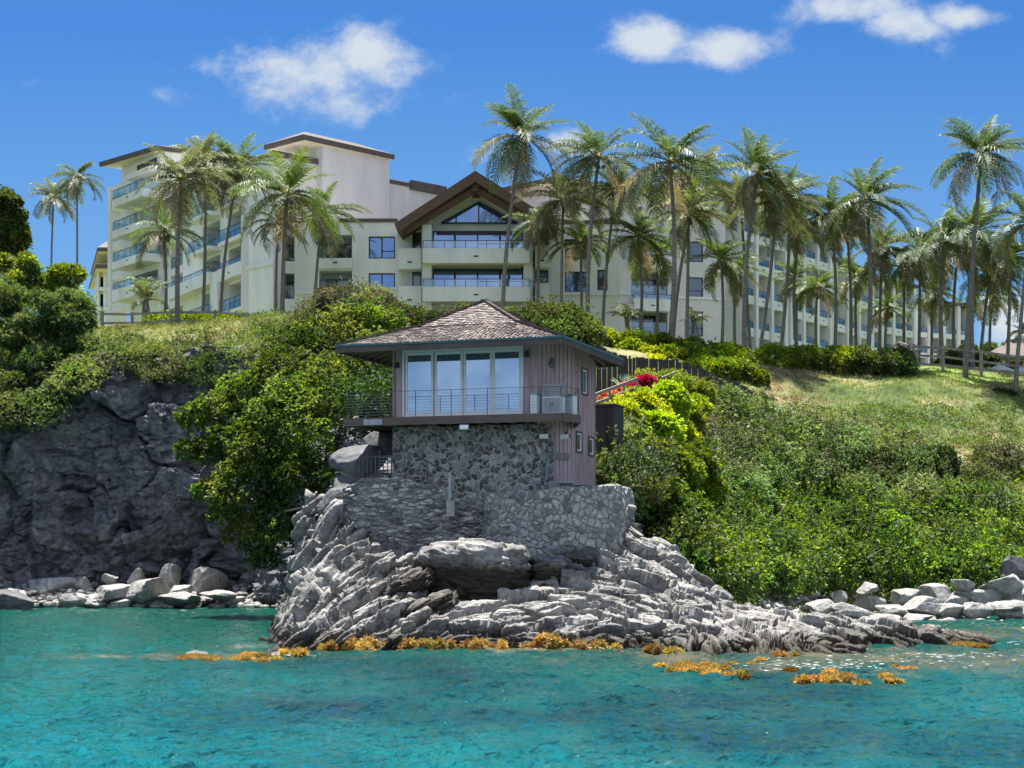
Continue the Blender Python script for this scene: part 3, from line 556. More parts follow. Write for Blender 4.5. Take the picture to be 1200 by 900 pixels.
stones(800, fnR, .18, .55, 5, 'shore_stones')
def fnL(r):
    px = r.uniform(-30, 330); Y = r.uniform(82.5, 86.5); X = (px-600)*Y/F; return (X, Y, .05+.28*(Y-82.5)*r.uniform(.5, 1.1))
stones(600, fnL, .18, .6, 6, 'cliff_foot_stones')

# ------------------------------------------------------------------ cliff house (local frame: x to the right along the front, y to the back)
HR = empty('cliff_house', (-.96, 60, 0), -math.atan2(.322, .947))
tag(HR, 'small mauve board-sided house with a shingled hip roof and glass doors on the rocky headland', 'house')
HM = Matrix.Translation((-.96, 60, 0)) @ Matrix.Rotation(-math.atan2(.322, .947), 4, 'Z')
def L2W(x, y, z): return HM @ Vector((x, y, z))
def hb(mb, name, mat, par=HR, **k): return mb.build(name, M[mat], par, local=True, **k)
WT, ZF = 9.95, 7.36
PG = [(-2.66, -2.0), (2.6, -2.0), (3.1, .53), (3.1, 3.25), (-2.66, 3.25)]
w = MB()
def wallseg(mb, a, b, z0, z1, holes, th=.14):
    a = Vector(a); b = Vector(b); e = (b-a); L = e.length; e /= L; n = Vector((-e.y, e.x))
    us = sorted({0, L, *[h[0] for h in holes], *[h[1] for h in holes]}); zs = sorted({z0, z1, *[h[2] for h in holes], *[h[3] for h in holes]})
    for i in range(len(us)-1):
        for j in range(len(zs)-1):
            uc, zc = (us[i]+us[i+1])/2, (zs[j]+zs[j+1])/2
            if any(h[0] < uc < h[1] and h[2] < zc < h[3] for h in holes): continue
            p, q = a+e*us[i], a+e*us[i+1]
            mb.hexa([(*p, zs[j]), (*q, zs[j]), (*(q+n*th), zs[j]), (*(p+n*th), zs[j])], [(*p, zs[j+1]), (*q, zs[j+1]), (*(q+n*th), zs[j+1]), (*(p+n*th), zs[j+1])])
    return e, n, L
bat = w
def battens(a, b, z0, z1, holes, step=.2):
    a = Vector(a); b = Vector(b); e = (b-a); L = e.length; e /= L; n = Vector((-e.y, e.x))
    u = .03
    while u < L:
        segs = [(z0, z1)]
        for h in holes:
            if h[0]-.08 < u < h[1]+.08:
                segs = [s for z in segs for s in ((z[0], min(z[1], h[2]-.07)), (max(z[0], h[3]+.07), z[1])) if s[1]-s[0] > .05]
        for z in segs:
            p = a+e*(u-.02); q = a+e*(u+.02)
            bat.hexa([(*(p-n*.03), z[0]), (*(q-n*.03), z[0]), (*(q-n*.002), z[0]), (*(p-n*.002), z[0])], [(*(p-n*.03), z[1]), (*(q-n*.03), z[1]), (*(q-n*.002), z[1]), (*(p-n*.002), z[1])])
        u += step
D0, D1 = -2.22+2.66, 2.03+2.66
fh = [(D0, D1, ZF+.02, 9.68)]
sh_ = [(1.0, 1.6, 8.43, 9.27), (.3, .92, 6.35, 6.97), (1.85, 2.45, 6.3, 6.88)]
wallseg(w, PG[0], PG[1], ZF, WT, fh); battens(PG[0], PG[1], ZF, WT, fh, .29)
wallseg(w, PG[1], PG[2], 4.95, WT, []); battens(PG[1], PG[2], 4.95, WT, [], .30)
wallseg(w, PG[2], PG[3], 4.85, WT, sh_); battens(PG[2], PG[3], 4.85, WT, sh_, .2)
wallseg(w, PG[4], PG[0], 5.2, WT, []); wallseg(w, PG[3], PG[4], 5.2, WT, [])
hb(w, 'wall', 'siding')
fl_ = MB(); fl_.prism([(-2.5, -1.85), (2.5, -1.85), (2.95, .55), (2.95, 3.1), (-2.5, 3.1)], ZF-.1, ZF); hb(fl_, 'floor_slab', 'concrete')
cur = MB(); cur.box(-2.5, 2.5, 1.4, 1.5, ZF, 9.9); hb(cur, 'back_room_wall', 'siding')
def roof_house():
    ap = Vector((0, 0, 11.6)); E = [(-4.02, -3.7, 9.78), (4.02, -3.7, 9.78), (4.02, 3.7, 9.78), (-4.02, 3.7, 9.78)]
    R_ = [(-1.85, -1.75, 10.56), (1.85, -1.75, 10.56), (1.85, 1.75, 10.56), (-1.85, 1.75, 10.56)]
    dk = MB()
    for i in range(4):
        j = (i+1) % 4; dk.quad(E[i], E[j], R_[j], R_[i]); dk.poly([R_[i], R_[j], tuple(ap)])
    rf = hb(dk, 'roof', 'roofbrown')
    r = np.random.default_rng(3); V = []; C = []
    def lay(a0, a1, b0, b1, rows):       # eave edge a0-a1, upper edge b0-b1
        a0, a1, b0, b1 = map(np.array, (a0, a1, b0, b1)); nrm = np.cross(a1-a0, (b0+b1)/2-(a0+a1)/2); nrm = nrm/np.linalg.norm(nrm)
        if nrm[2] < 0: nrm = -nrm
        for k in range(rows):
            t0, t1 = k/rows, (k+1.25)/rows
            p0, p1 = a0+(b0-a0)*t0, a1+(b1-a1)*t0; q0, q1 = a0+(b0-a0)*min(t1, 1), a1+(b1-a1)*min(t1, 1)
            Lr = np.linalg.norm(p1-p0); n = max(1, int(Lr/.15)); cuts_ = np.sort(np.r_[0, (np.arange(1, n)+r.uniform(-.3, .3, n-1))/n, 1])
            row = r.uniform(.85, 1.15)
            for u0, u1 in zip(cuts_[:-1], cuts_[1:]):
                g = .004; lift = r.uniform(.028, .05); drop = r.uniform(-.03, .03)
                A = p0+(p1-p0)*(u0+g)-(q0-p0)*drop; B = p0+(p1-p0)*(u1-g)-(q0-p0)*drop
                Cc = q0+(q1-q0)*(u1-g); Dd = q0+(q1-q0)*(u0+g)
                top = [A+nrm*lift, B+nrm*lift, Cc+nrm*.008, Dd+nrm*.008]
                c = np.array([.165, .14, .13])*r.uniform(.45, 1.65)*row*np.array([1, r.uniform(.9, 1.02), r.uniform(.85, 1.05)])
                V.append(top); C.append(c); V.append([A+nrm*.001, B+nrm*.001, B+nrm*lift, A+nrm*lift]); C.append(c*.8)
    for i in range(4):
        j = (i+1) % 4; lay(E[i], E[j], R_[i], R_[j], 14); lay(R_[i], R_[j], np.array(ap)+(np.array(R_[i])-np.array(ap))*.02, np.array(ap)+(np.array(R_[j])-np.array(ap))*.02, 13)
    link('shingles', quads_mesh('shingles', np.array(V), np.array(C)), M['shingle'], rf, True)
    cp = MB()
    for i in range(4):
        for a, b, n in ((Vector(E[i]), Vector(R_[i]), 16), (Vector(R_[i]), ap, 14)):
            for k in range(n):
                p = a.lerp(b, k/n); q = a.lerp(b, (k+1.2)/n); cp.bar(p+Vector((0, 0, .075)), q+Vector((0, 0, .045)), .17, .04)
    hb(cp, 'ridge_cap', 'roofbrown', rf)
    fa = MB(); sf = MB(); te = MB(); rt = MB()
    for i in range(4):
        j = (i+1) % 4; a = Vector(E[i]); b = Vector(E[j]); d = (b-a).normalized(); o = Vector((d.y, -d.x, 0))
        fa.bar(a-Vector((0, 0, .135))-d*.0, b-Vector((0, 0, .135)), .06, .2); te.bar(a+o*.035+Vector((0, 0, -.005)), b+o*.035+Vector((0, 0, -.005)), .06, .07)
        for k in range(1, 12):
            p = a.lerp(b, k/12); c = Vector((p.x*.6, p.y*.6, 10.15)) if True else p
            if i in (0, 2): c = Vector((p.x, p.y*.45, 9.78+.78*(1-.45)/(.53)*.9))
            else: c = Vector((p.x*.45, p.y, 9.78+.78*(1-.45)/.54*.9))
            inside = max(abs(c.x)/4.02, abs(c.y)/3.7)
            c.z = 9.78+(1-inside)*1.5-.02
            c = p.lerp(c, .75); rt.bar(p-Vector((0, 0, .12)), c-Vector((0, 0, .12)), .06, .14)
    sf.prism([(-3.0, -2.6), (3.3, -2.6), (3.3, 3.4), (-3.0, 3.4)], WT-.02, WT+.0)
    for i in range(4):
        j = (i+1) % 4; dn = Vector((0, 0, -.05)); k2 = .55; sf.quad(Vector(E[i])+dn, Vector(E[j])+dn, (E[j][0]*k2, E[j][1]*k2, 10.33), (E[i][0]*k2, E[i][1]*k2, 10.33))
    hb(fa, 'fascia', 'roofbrown', rf); hb(te, 'gutter', 'teal', rf); hb(rt, 'rafter', 'soffitwood', rf)
    o = hb(sf, 'soffit', 'soffitwood', rf)
    fn = MB(); fn.bar(ap+Vector((-.12, 0, .02)), ap+Vector((.12, 0, .02)), .22, .1); hb(fn, 'finial_cap', 'metal', rf)
roof_house()
# sliding doors
x0, x1 = -2.22, 2.03; dw = (x1-x0)/4
for k in range(4):
    a, b = x0+k*dw+.012, x0+(k+1)*dw-.012; yo = -1.97+(.05 if k in (1, 2) else 0)
    f = MB(); z0, z1 = ZF+.05, 9.66
    f.box(a, a+.085, yo, yo+.06, z0, z1); f.box(b-.085, b, yo, yo+.06, z0, z1); f.box(a+.085, b-.085, yo, yo+.06, z1-.1, z1); f.box(a+.085, b-.085, yo, yo+.06, z0, z0+.2)
    fo = hb(f, 'sliding_door', 'white')
    g = MB(); g.box(a+.08, b-.08, yo+.02, yo+.035, z0+.19, z1-.09); hb(g, 'pane', 'doorglass', fo)
f = MB(); f.box(x0-.07, x0, -2.04, -1.9, ZF, 9.74); f.box(x1, x1+.07, -2.04, -1.9, ZF, 9.74); f.box(x0, x1, -2.04, -1.9, 9.67, 9.74); f.box(x0, x1, -2.06, -1.9, ZF, ZF+.045)
hb(f, 'door_frame', 'white')
# side windows
def side_window(a, b, h):
    a = Vector(a); b = Vector(b); e = (b-a).normalized(); n = Vector((-e.y, e.x)); u0, u1, za, zb = h
    def bx(mb, ua, ub, z0, z1, o0, o1):
        p, q = a+e*ua, a+e*ub; mb.hexa([(*(p-n*o1), z0), (*(q-n*o1), z0), (*(q-n*o0), z0), (*(p-n*o0), z0)], [(*(p-n*o1), z1), (*(q-n*o1), z1), (*(q-n*o0), z1), (*(p-n*o0), z1)])
    t = MB(); bx(t, u0-.07, u0, za-.07, zb+.07, -.02, .045); bx(t, u1, u1+.07, za-.07, zb+.07, -.02, .045); bx(t, u0, u1, zb, zb+.07, -.02, .045); bx(t, u0, u1, za-.07, za, -.02, .045)
    to = hb(t, 'window', 'deckwood')
    f = MB(); bx(f, u0, u0+.05, za, zb, -.05, .02); bx(f, u1-.05, u1, za, zb, -.05, .02); bx(f, u0+.05, u1-.05, zb-.05, zb, -.05, .02); bx(f, u0+.05, u1-.05, za, za+.05, -.05, .02); hb(f, 'window_frame', 'white', to)
    g = MB(); bx(g, u0+.04, u1-.04, za+.04, zb-.04, -.03, -.02); hb(g, 'pane', 'windark', to)
for h in sh_: side_window(PG[2], PG[3], h)
# deck
dp = [(-4.0, -3.1), (3.8, -3.1), (4.05, -1.9), (3.15, .45), (3.05, .45), (2.62, -2.02), (-2.68, -2.02), (-2.68, 1.6), (-4.0, 1.6)]
dk = MB(); dk.prism(dp, ZF-.06, ZF); do = hb(dk, 'deck', 'deckwood')
rim = MB()
for a, b in ((dp[0], dp[1]), (dp[1], dp[2]), (dp[2], dp[3]), (dp[8], dp[0])): rim.bar((*a, ZF-.13), (*b, ZF-.13), .07, .27)
hb(rim, 'rim_beam', 'deckwood', do)
jo = MB()
for k in range(14): jo.box(-3.9+k*.57, -3.84+k*.57, -3.0, -2.1 if -3.9+k*.57 > -2.75 else 1.5, ZF-.24, ZF-.07)
hb(jo, 'joist', 'soffitwood', do)
# stone base under the deck, rough surface
def rough_wall(name, pathxy, ztop, zbot, mat, par=None, label=None, batter=.0, n=160, m=90, amp=.05, seed=0, cap=.6, W2=None, top_noise=.05, cells=2.4, flat=1.0):
    p = np.array([(q[0], q[1]) for q in pathxy], float); sg = np.r_[0, np.cumsum(np.linalg.norm(np.diff(p, axis=0), axis=1))]
    u = np.linspace(0, sg[-1], n); X = np.interp(u, sg, p[:, 0]); Y = np.interp(u, sg, p[:, 1]); zt = np.interp(u, sg, ztop); zb = np.interp(u, sg, zbot)
    kk = 9; Xs = np.convolve(np.pad(X, 4, 'edge'), np.ones(kk)/kk, 'valid'); Ys = np.convolve(np.pad(Y, 4, 'edge'), np.ones(kk)/kk, 'valid')
    gx, gy = np.gradient(Xs), np.gradient(Ys); l = np.hypot(gx, gy); nx, ny = gy/l, -gx/l
    zt = zt+top_noise*fbm(np.stack([u*1.5, u*0, u*0+seed], -1), 3, seed)
    v = np.linspace(0, 1, m); Z = zb[:, None]+(zt-zb)[:, None]*v[None]; off = batter*(1-v[None])*(zt-zb)[:, None]
    P = np.stack([Xs[:, None]+nx[:, None]*off, Ys[:, None]+ny[:, None]*off, Z], -1)
    f1, f2, i1 = worley(P*np.array([cells, cells, cells*flat])+.3*fbm(P*2, 2, seed)[..., None], seed)
    d = amp*(1.2*np.clip((f2-f1)/.25, 0, 1)+.8*(i1-.5))+.12*fbm(P*.8, 3, seed+3)
    P[..., 0] += nx[:, None]*d; P[..., 1] += ny[:, None]*d
    P[:, -1, 2] -= .02
    r1 = P[:, -1].copy(); r1[:, 0] -= nx*.12; r1[:, 1] -= ny*.12; r1[:, 2] += .05
    r2 = P[:, -1].copy(); r2[:, 0] -= nx*cap; r2[:, 1] -= ny*cap; r2[:, 2] += .03+.05*fbm(r2*2, 2, seed)
    r3 = r2.copy(); r3[:, 2] -= 1.2
    P = np.concatenate([P, r1[:, None], r2[:, None], r3[:, None]], 1)
    me = grid_mesh(name, P)
    if par is not None: o = bpy.data.objects.new(name, me); COL.objects.link(o); me.materials.append(M[mat]); o.parent = par; ORG[o.name] = ORG[par.name]
    else: o = link(name, me, M[mat])
    return o
rough_wall('stone_base', [(-2.72, 2.5), (-2.70, -1.0), (-2.62, -2.1), (-1, -2.12), (1, -2.12), (2.55, -2.1), (2.7, -1.7), (2.75, -.8)], [7.1]*8, [2.2]*8, 'rubble', HR, amp=.05, seed=2, n=220, cap=.3)
fb = MB(); fb.prism([(2.55, -2.2), (3.22, .45), (3.24, 3.4), (2.4, 3.4), (2.0, -1.6)], 4.0, 5.2); hb(fb, 'footing', 'concrete')
# deck railing: posts and cables
rl = empty('deck_railing', (0, 0, 0)); bpy.data.objects.remove(rl)
rp = MB(); rc = MB()
edge_ = [Vector((-3.95, 1.55)), Vector((-3.95, -3.05)), Vector((3.75, -3.05)), Vector((4.0, -1.9)), Vector((3.15, .35))]
def railing(pts, z, h, step, pb, cb, cables=9, pw=.02, hf=.015):
    for a, b in zip(pts[:-1], pts[1:]):
        n = max(1, round((b-a).length/step))
        for k in range(n+1):
            p = a.lerp(b, k/n); pb.bar((*p, z), (*p, z+h), pw, pw)
        pb.bar((*a, z+h), (*b, z+h), hf, hf)
        for c in range(1, cables): cb.bar((*a, z+h*c/cables), (*b, z+h*c/cables), .007, .007)
railing(edge_, ZF, .88, 1.28, rp, rc)
ro = hb(rp, 'railing', 'metal', do); hb(rc, 'cable', 'galv', ro)
# lamps, plates
def flood(x, y, z, ax):
    m_ = MB(); m_.box(x-.17, x+.17, y-.09, y+.07, z-.1, z+.04); m_.bar((x, y+.05, z+.03), (x, y+.12, z+.14), .05); o = hb(m_, 'floodlight', 'metal')
    g = MB(); g.hexa([(x-.15, y-.125, z-.10), (x+.15, y-.125, z-.10), (x+.15, y+.02, z-.13), (x-.15, y+.02, z-.13)], [(x-.15, y-.095, z+.03), (x+.15, y-.095, z+.03), (x+.15, y+.02, z-.09), (x-.15, y+.02, z-.09)]); hb(g, 'lens', 'white', o)
flood(.45, -3.2, 7.0, 0); flood(2.85, -2.0, 6.72, 0); flood(3.45, -1.6, 6.72, 0)
pt = MB(); pt.box(-3.25, -2.55, -3.18, -3.14, ZF-.25, ZF-.05); hb(pt, 'name_plate', 'galv')
pt = MB(); e = (Vector(PG[2])-Vector(PG[1])).normalized(); n = Vector((-e.y, e.x)); a = Vector(PG[1])+e*1.0-n*.05; b = Vector(PG[1])+e*2.2-n*.05; pt.bar((*a, 6.1), (*b, 6.1), .03, .22); hb(pt, 'wall_plaque', 'greywood')
def sconce(x, y, z):
    m_ = MB(); m_.box(x-.05, x+.05, y-.12, y, z+.02, z+.1); m_.tube([(x, y-.1, z+.06), (x, y-.1, z-.1)], [.07, .1], 10); hb(m_, 'wall_lamp', 'metal')
sconce(-2.47, -2.0, 9.25); sconce(2.25, -2.0, 9.45)
m_ = MB(); m_.tube([(2.85, -1.05, 9.4), (2.85, -1.2, 9.1)], [.03, .14], 10); hb(m_, 'hanging_lamp', 'galv')
# loose cable under the right eave
cb = MB(); cb.tube([(3.14, .7, 9.0), (3.2, 0.9, 9.55), (3.6, .2, 9.62), (3.9, .9, 9.2), (3.9, 1.8, 9.3), (3.6, 2.6, 9.5)], .014, 5); hb(cb, 'loose_wire', 'galv')
cb = MB(); cb.tube([(2.9, -.5, 8.6), (3.13, .4, 9.2)], .012, 5); cb.tube([(2.9, -.5, 8.6), (3.13, .55, 8.1)], .012, 5); hb(cb, 'loose_wire', 'galv')
# things standing on the deck corner
gr = empty('outdoor_cabinet', tuple(L2W(3.2, -2.1, ZF)), HR.rotation_euler.z)
tag(gr, 'white louvred outdoor cabinet standing on the right corner of the deck behind the railing', 'cabinet')
c = MB(); c.box(-.32, .32, -.25, .25, .05, .62); c.build('cabinet_body', M['white'], gr, True)
c = MB(); [c.box(-.29, .29, -.285, -.252, .66+k*.07, .70+k*.07) for k in range(5)]; c.box(-.32, .32, -.245, .25, .63, 1.02); c.build('louvre_hood', M['galv'], gr, True)
c = MB(); c.box(-.29, -.01, -.27, -.252, .1, .58); c.box(.01, .29, -.27, -.252, .1, .58); d_ = c.build('cabinet_door', M['galv'], gr, True)
c = MB(); c.box(-.05, -.03, -.29, -.272, .28, .42); c.box(.03, .05, -.29, -.272, .28, .42); c.build('handle', M['metal'], d_, True)
c = MB(); [c.box(a, a+.05, b, b+.05, 0, .05) for a in (-.3, .25) for b in (-.22, .17)]; c.build('foot', M['metal'], gr, True)
for k, (x, y, lb) in enumerate(((2.62, -2.35, 'pale upright panel box standing left of the white louvred cabinet on the deck'), (3.62, -1.45, 'pale narrow storage box standing right of the louvred cabinet on the deck'))):
    o = empty('storage_box', tuple(L2W(x, y, ZF)), HR.rotation_euler.z+(0 if k == 0 else 1.1)); tag(o, lb, 'box')
    c = MB(); c.box(-.11, .11, -.16, .16, .03, .68); c.build('box_body', M['white'], o, True); c = MB(); c.box(-.13, .13, -.18, .18, .681, .73); c.build('lid', M['galv'], o, True)
# dark shed behind the house, right
sh0 = empty('dark_shed', tuple(at(708, 510, 64.5)), -.33); sh0.location.z = 6.6; ORG[sh0.name] = Vector(sh0.location); tag(sh0, 'dark board enclosure with a black door behind the right side of the house', 'shed')
c = MB(); c.box(-.45, .38, 0, 1.4, -1.2, 1.72); c.build('wall', M['boardfence'], sh0, True); c = MB(); c.box(-.35, .1, -.05, -.004, .1, 1.6); c.build('door', M['metal'], sh0, True)
c = MB(); c.box(-.5, .44, -.06, 1.46, 1.722, 1.78); c.build('roof', M['deckwood'], sh0, True)

# ------------------------------------------------------------------ stone retaining walls
def wl(px, Y): v = pl(px, Y); return (v.x, v.y)
o = rough_wall('retaining_wall', [wl(566, 58.6), wl(570, 57.2), wl(574, 56.4), wl(640, 56.3), wl(705, 56.3), wl(724, 56.8), wl(736, 58.2), wl(741, 60.5)], [4.7, 4.72, 4.76, 4.85, 5.02, 5.08, 5.02, 4.7], [1.7]*8, 'palestone', batter=.07, amp=.05, seed=5, n=260, m=80, cap=1.6, top_noise=.07)
tag(o, 'pale rounded-stone retaining wall bulging below the right half of the house', 'stone wall')
o = rough_wall('retaining_wall', [wl(376, 61), wl(380, 59.4), wl(392, 58.3), wl(425, 57.5), wl(470, 57.3), wl(520, 57.25), wl(566, 57.3), wl(578, 57.6)], [4.2, 4.4, 4.75, 5.28, 5.30, 4.9, 4.0, 3.8], [1.9]*8, 'flatstone', batter=.08, amp=.07, seed=9, n=260, m=90, cap=1.5, top_noise=.1, cells=1.9, flat=2.2)
tag(o, 'grey flat-stone terrace wall curving below the left half of the house', 'stone wall')
# gate and stair handrail on the left terrace
gt = empty('metal_gate', tuple(at(440, 565, 57.9))); tag(gt, 'low metal bar gate on the flat-stone terrace wall left of the stone base', 'gate')
c = MB(); cc = MB()
a, b = at(421, 563, 58.4), at(459, 560, 57.7); b.z = a.z = 5.1
for k in range(9): p = a.lerp(b, k/8); c.bar(p, p+Vector((0, 0, .95 if k not in (2, 5) else 1.15)), .05 if k % 4 == 0 else .03)
c.bar(a+Vector((0, 0, .95)), b+Vector((0, 0, .95)), .04); c.build('gate_bars', M['metal'], gt)
for k in range(9): cc.bar(a.lerp(b, .6)+Vector((0, 0, .1+k*.1)), b+Vector((0, 0, .1+k*.1)), .012)
cc.build('cable_panel', M['galv'], gt)
hd = empty('stair_handrail', tuple(at(500, 560, 57))); tag(hd, 'thin dark handrail sloping down across the dark stone base to a pale end post', 'handrail')
c = MB(); pts = [at(462, 526, 57.3), at(474, 528, 57.2), at(528, 554, 57)]
c.tube(pts, .022, 6); 
for t in (0, .5): p = pts[1].lerp(pts[2], t); c.bar(p, p-Vector((0, 0, .75)), .025)
c.build('rail', M['metal'], hd)
c = MB(); p = at(527, 553, 56.9); c.bar(p, p-Vector((0, 0, .95)), .08); c.build('post', M['galv'], hd)
c = MB(); p = at(528, 586, 56.8); c.box(p.x-.13, p.x+.13, p.y-.2, p.y+.2, p.z-.55, p.z); c.build('post_footing', M['concrete'], hd)
c = MB(); p = at(668, 569, 57.3); o = empty('junction_box', tuple(p)); tag(o, 'small dark box lying on top of the pale retaining wall', 'box'); c.box(p.x-.36, p.x+.1, p.y-.12, p.y+.1, 4.95, 5.12); c.build('box_body', M['metal'], o); c = MB(); c.box(p.x-.38, p.x+.12, p.y-.14, p.y+.12, 5.122, 5.16); c.build('lid', M['galv'], o)

# ------------------------------------------------------------------ hotel
HO = empty('hotel', (0, 124, 14)); tag(HO, 'long cream hotel with glass balconies and a brown gable on the hill behind the palms', 'hotel')
FL = [22.8+3*k for k in range(-2, 5)]
class Fac:
    def __init__(s, P, Q, root=HO): s.P = Vector(P); s.Q = Vector(Q); s.e = (s.Q-s.P).normalized(); s.L = (s.Q-s.P).length; s.n = Vector((-s.e.y, s.e.x)); s.root = root
    def pt(s, u, z, d=0): p = s.P+s.e*u+s.n*d; return (p.x, p.y, z)
    def bx(s, mb, u0, u1, z0, z1, d0, d1): mb.hexa([s.pt(u0, z0, d0), s.pt(u1, z0, d0), s.pt(u1, z0, d1), s.pt(u0, z0, d1)], [s.pt(u0, z1, d0), s.pt(u1, z1, d0), s.pt(u1, z1, d1), s.pt(u0, z1, d1)])
def facade(P, Q, z0, z1, depth, ops, mat='cream', root=HO, name='wall'):
    f = Fac(P, Q, root); mb = MB(); us = sorted({0, f.L, *[o[0] for o in ops], *[o[1] for o in ops]}); zs = sorted({z0, z1, *[o[2] for o in ops], *[o[3] for o in ops]})
    for i in range(len(us)-1):
        for j in range(len(zs)-1):
            uc, zc = (us[i]+us[i+1])/2, (zs[j]+zs[j+1])/2
            if any(o[0] < uc < o[1] and o[2] < zc < o[3] for o in ops): continue
            mb.quad(f.pt(us[i], zs[j]), f.pt(us[i+1], zs[j]), f.pt(us[i+1], zs[j+1]), f.pt(us[i], zs[j+1]))
    A = f.pt
    mb.quad(A(0, z0), A(0, z1), A(0, z1, depth), A(0, z0, depth)); mb.quad(A(f.L, z0), A(f.L, z1), A(f.L, z1, depth), A(f.L, z0, depth))
    mb.quad(A(0, z0, depth), A(f.L, z0, depth), A(f.L, z1, depth), A(0, z1, depth)); mb.quad(A(0, z1), A(f.L, z1), A(f.L, z1, depth), A(0, z1, depth))
    for (a, b, c, d, k, *_) in ops:
        dd = 2.0 if k == 'log' else .28
        mb.quad(A(a, c), A(a, d), A(a, d, dd), A(a, c, dd)); mb.quad(A(b, c), A(b, d), A(b, d, dd), A(b, c, dd))
        mb.quad(A(a, c), A(b, c), A(b, c, dd), A(a, c, dd)); mb.quad(A(a, d), A(b, d), A(b, d, dd), A(a, d, dd)); mb.quad(A(a, c, dd), A(b, c, dd), A(b, d, dd), A(a, d, dd))
    mb.build(name, M[mat], root)
    for o in ops:
        a, b, c, d, k = o[:5]; g = 'winblue' if (len(o) > 5 and o[5] == 'b') else 'windark'
        if k == 'win':
            w_ = .09; fr = MB(); f.bx(fr, a, a+w_, c, d, .1, .2); f.bx(fr, b-w_, b, c, d, .1, .2); f.bx(fr, a+w_, b-w_, c, c+w_, .1, .2); f.bx(fr, a+w_, b-w_, d-w_, d, .1, .2)
            if b-a > 1.4: f.bx(fr, (a+b)/2-.05, (a+b)/2+.05, c+w_, d-w_, .1, .2)
            if d-c > 1.3: f.bx(fr, (a+w_) if b-a <= 1.4 else (a+b)/2+.05, b-w_, c+(d-c)*.32, c+(d-c)*.32+.07, .11, .19)
            fo = fr.build('window', M['darkframe'], root); gl = MB(); f.bx(gl, a+.05, b-.05, c+.05, d-.05, .14, .16); gl.build('pane', M[g], fo)
        else:
            w_ = .1; m0, m1 = a+.12*(b-a), b-.12*(b-a); top = d-.35; fr = MB()
            f.bx(fr, m0, m0+w_, c, top, 1.85, 1.99); f.bx(fr, m1-w_, m1, c, top, 1.85, 1.99); f.bx(fr, m0+w_, m1-w_, top-w_, top, 1.85, 1.99)
            n = max(1, int((m1-m0)/1.5))
            for q in range(1, n+1): u = m0+(m1-m0)*q/(n+1); f.bx(fr, u-.05, u+.05, c, top-w_, 1.86, 1.98)
            fo = fr.build('balcony_door', M['darkframe'], root); gl = MB(); f.bx(gl, m0+.05, m1-.05, c+.02, top-.05, 1.90, 1.94); gl.build('pane', M[g], fo)
            rg = MB(); f.bx(rg, a+.03, b-.03, c+.08, c+.95, .06, .09); ro_ = rg.build('glass_railing', M['railglass'], root)
            hr = MB(); f.bx(hr, a+.01, b-.01, c+.95, c+1.0, .04, .11)
            for q in range(int((b-a)/1.4)+2): u = a+.03+(b-a-.06)*q/(int((b-a)/1.4)+1); f.bx(hr, u-.02, u+.02, c, c+.95, .045, .058)
            hr.build('handrail', M['metal'], ro_)
    return f
def balcony(f, u0, u1, z, out=1.6, solid=.9, glass=.45, side=.0):
    mb = MB(); f.bx(mb, u0, u1, z-.32, z, -out, .0-.003); 
    if solid: f.bx(mb, u0, u1, z, z+solid, -out, -out+.16); f.bx(mb, u0, u0+.16, z, z+solid, -out+.16, -.003); f.bx(mb, u1-.16, u1, z, z+solid, -out+.16, -.003)
    bo = mb.build('balcony', M['cream'], f.root)
    if solid > .3: 
        dr = MB(); f.bx(dr, (u0+u1)/2-.16, (u0+u1)/2+.16, z+.1, z+.2, -out-.03, -out-.003); dr.build('drain_slot', M['darkframe'], bo)
    if glass:
        zb = z+solid; g = MB(); f.bx(g, u0+.06, u1-.06, zb+.04, zb+glass, -out+.07, -out+.09); f.bx(g, u0+.07, u0+.09, zb+.04, zb+glass, -out+.1, -.01); f.bx(g, u1-.09, u1-.07, zb+.04, zb+glass, -out+.1, -.01); g.build('glass_railing', M['railglass'], bo)
        h = MB(); f.bx(h, u0+.04, u1-.04, zb+glass, zb+glass+.05, -out+.05, -out+.11)
        n = int((u1-u0)/1.6)+1
        for q in range(n+1): u = u0+.06+(u1-u0-.12)*q/n; f.bx(h, u-.02, u+.02, zb, zb+glass, -out+.05, -out+.068)
        h.build('handrail', M['metal'], bo)
def trim(f, u0, u1, z, t=.22, out=.12, mat='cream'):
    mb = MB(); f.bx(mb, u0, u1, z, z+t, -out, -.002); mb.build('wall_trim', M[mat], f.root)
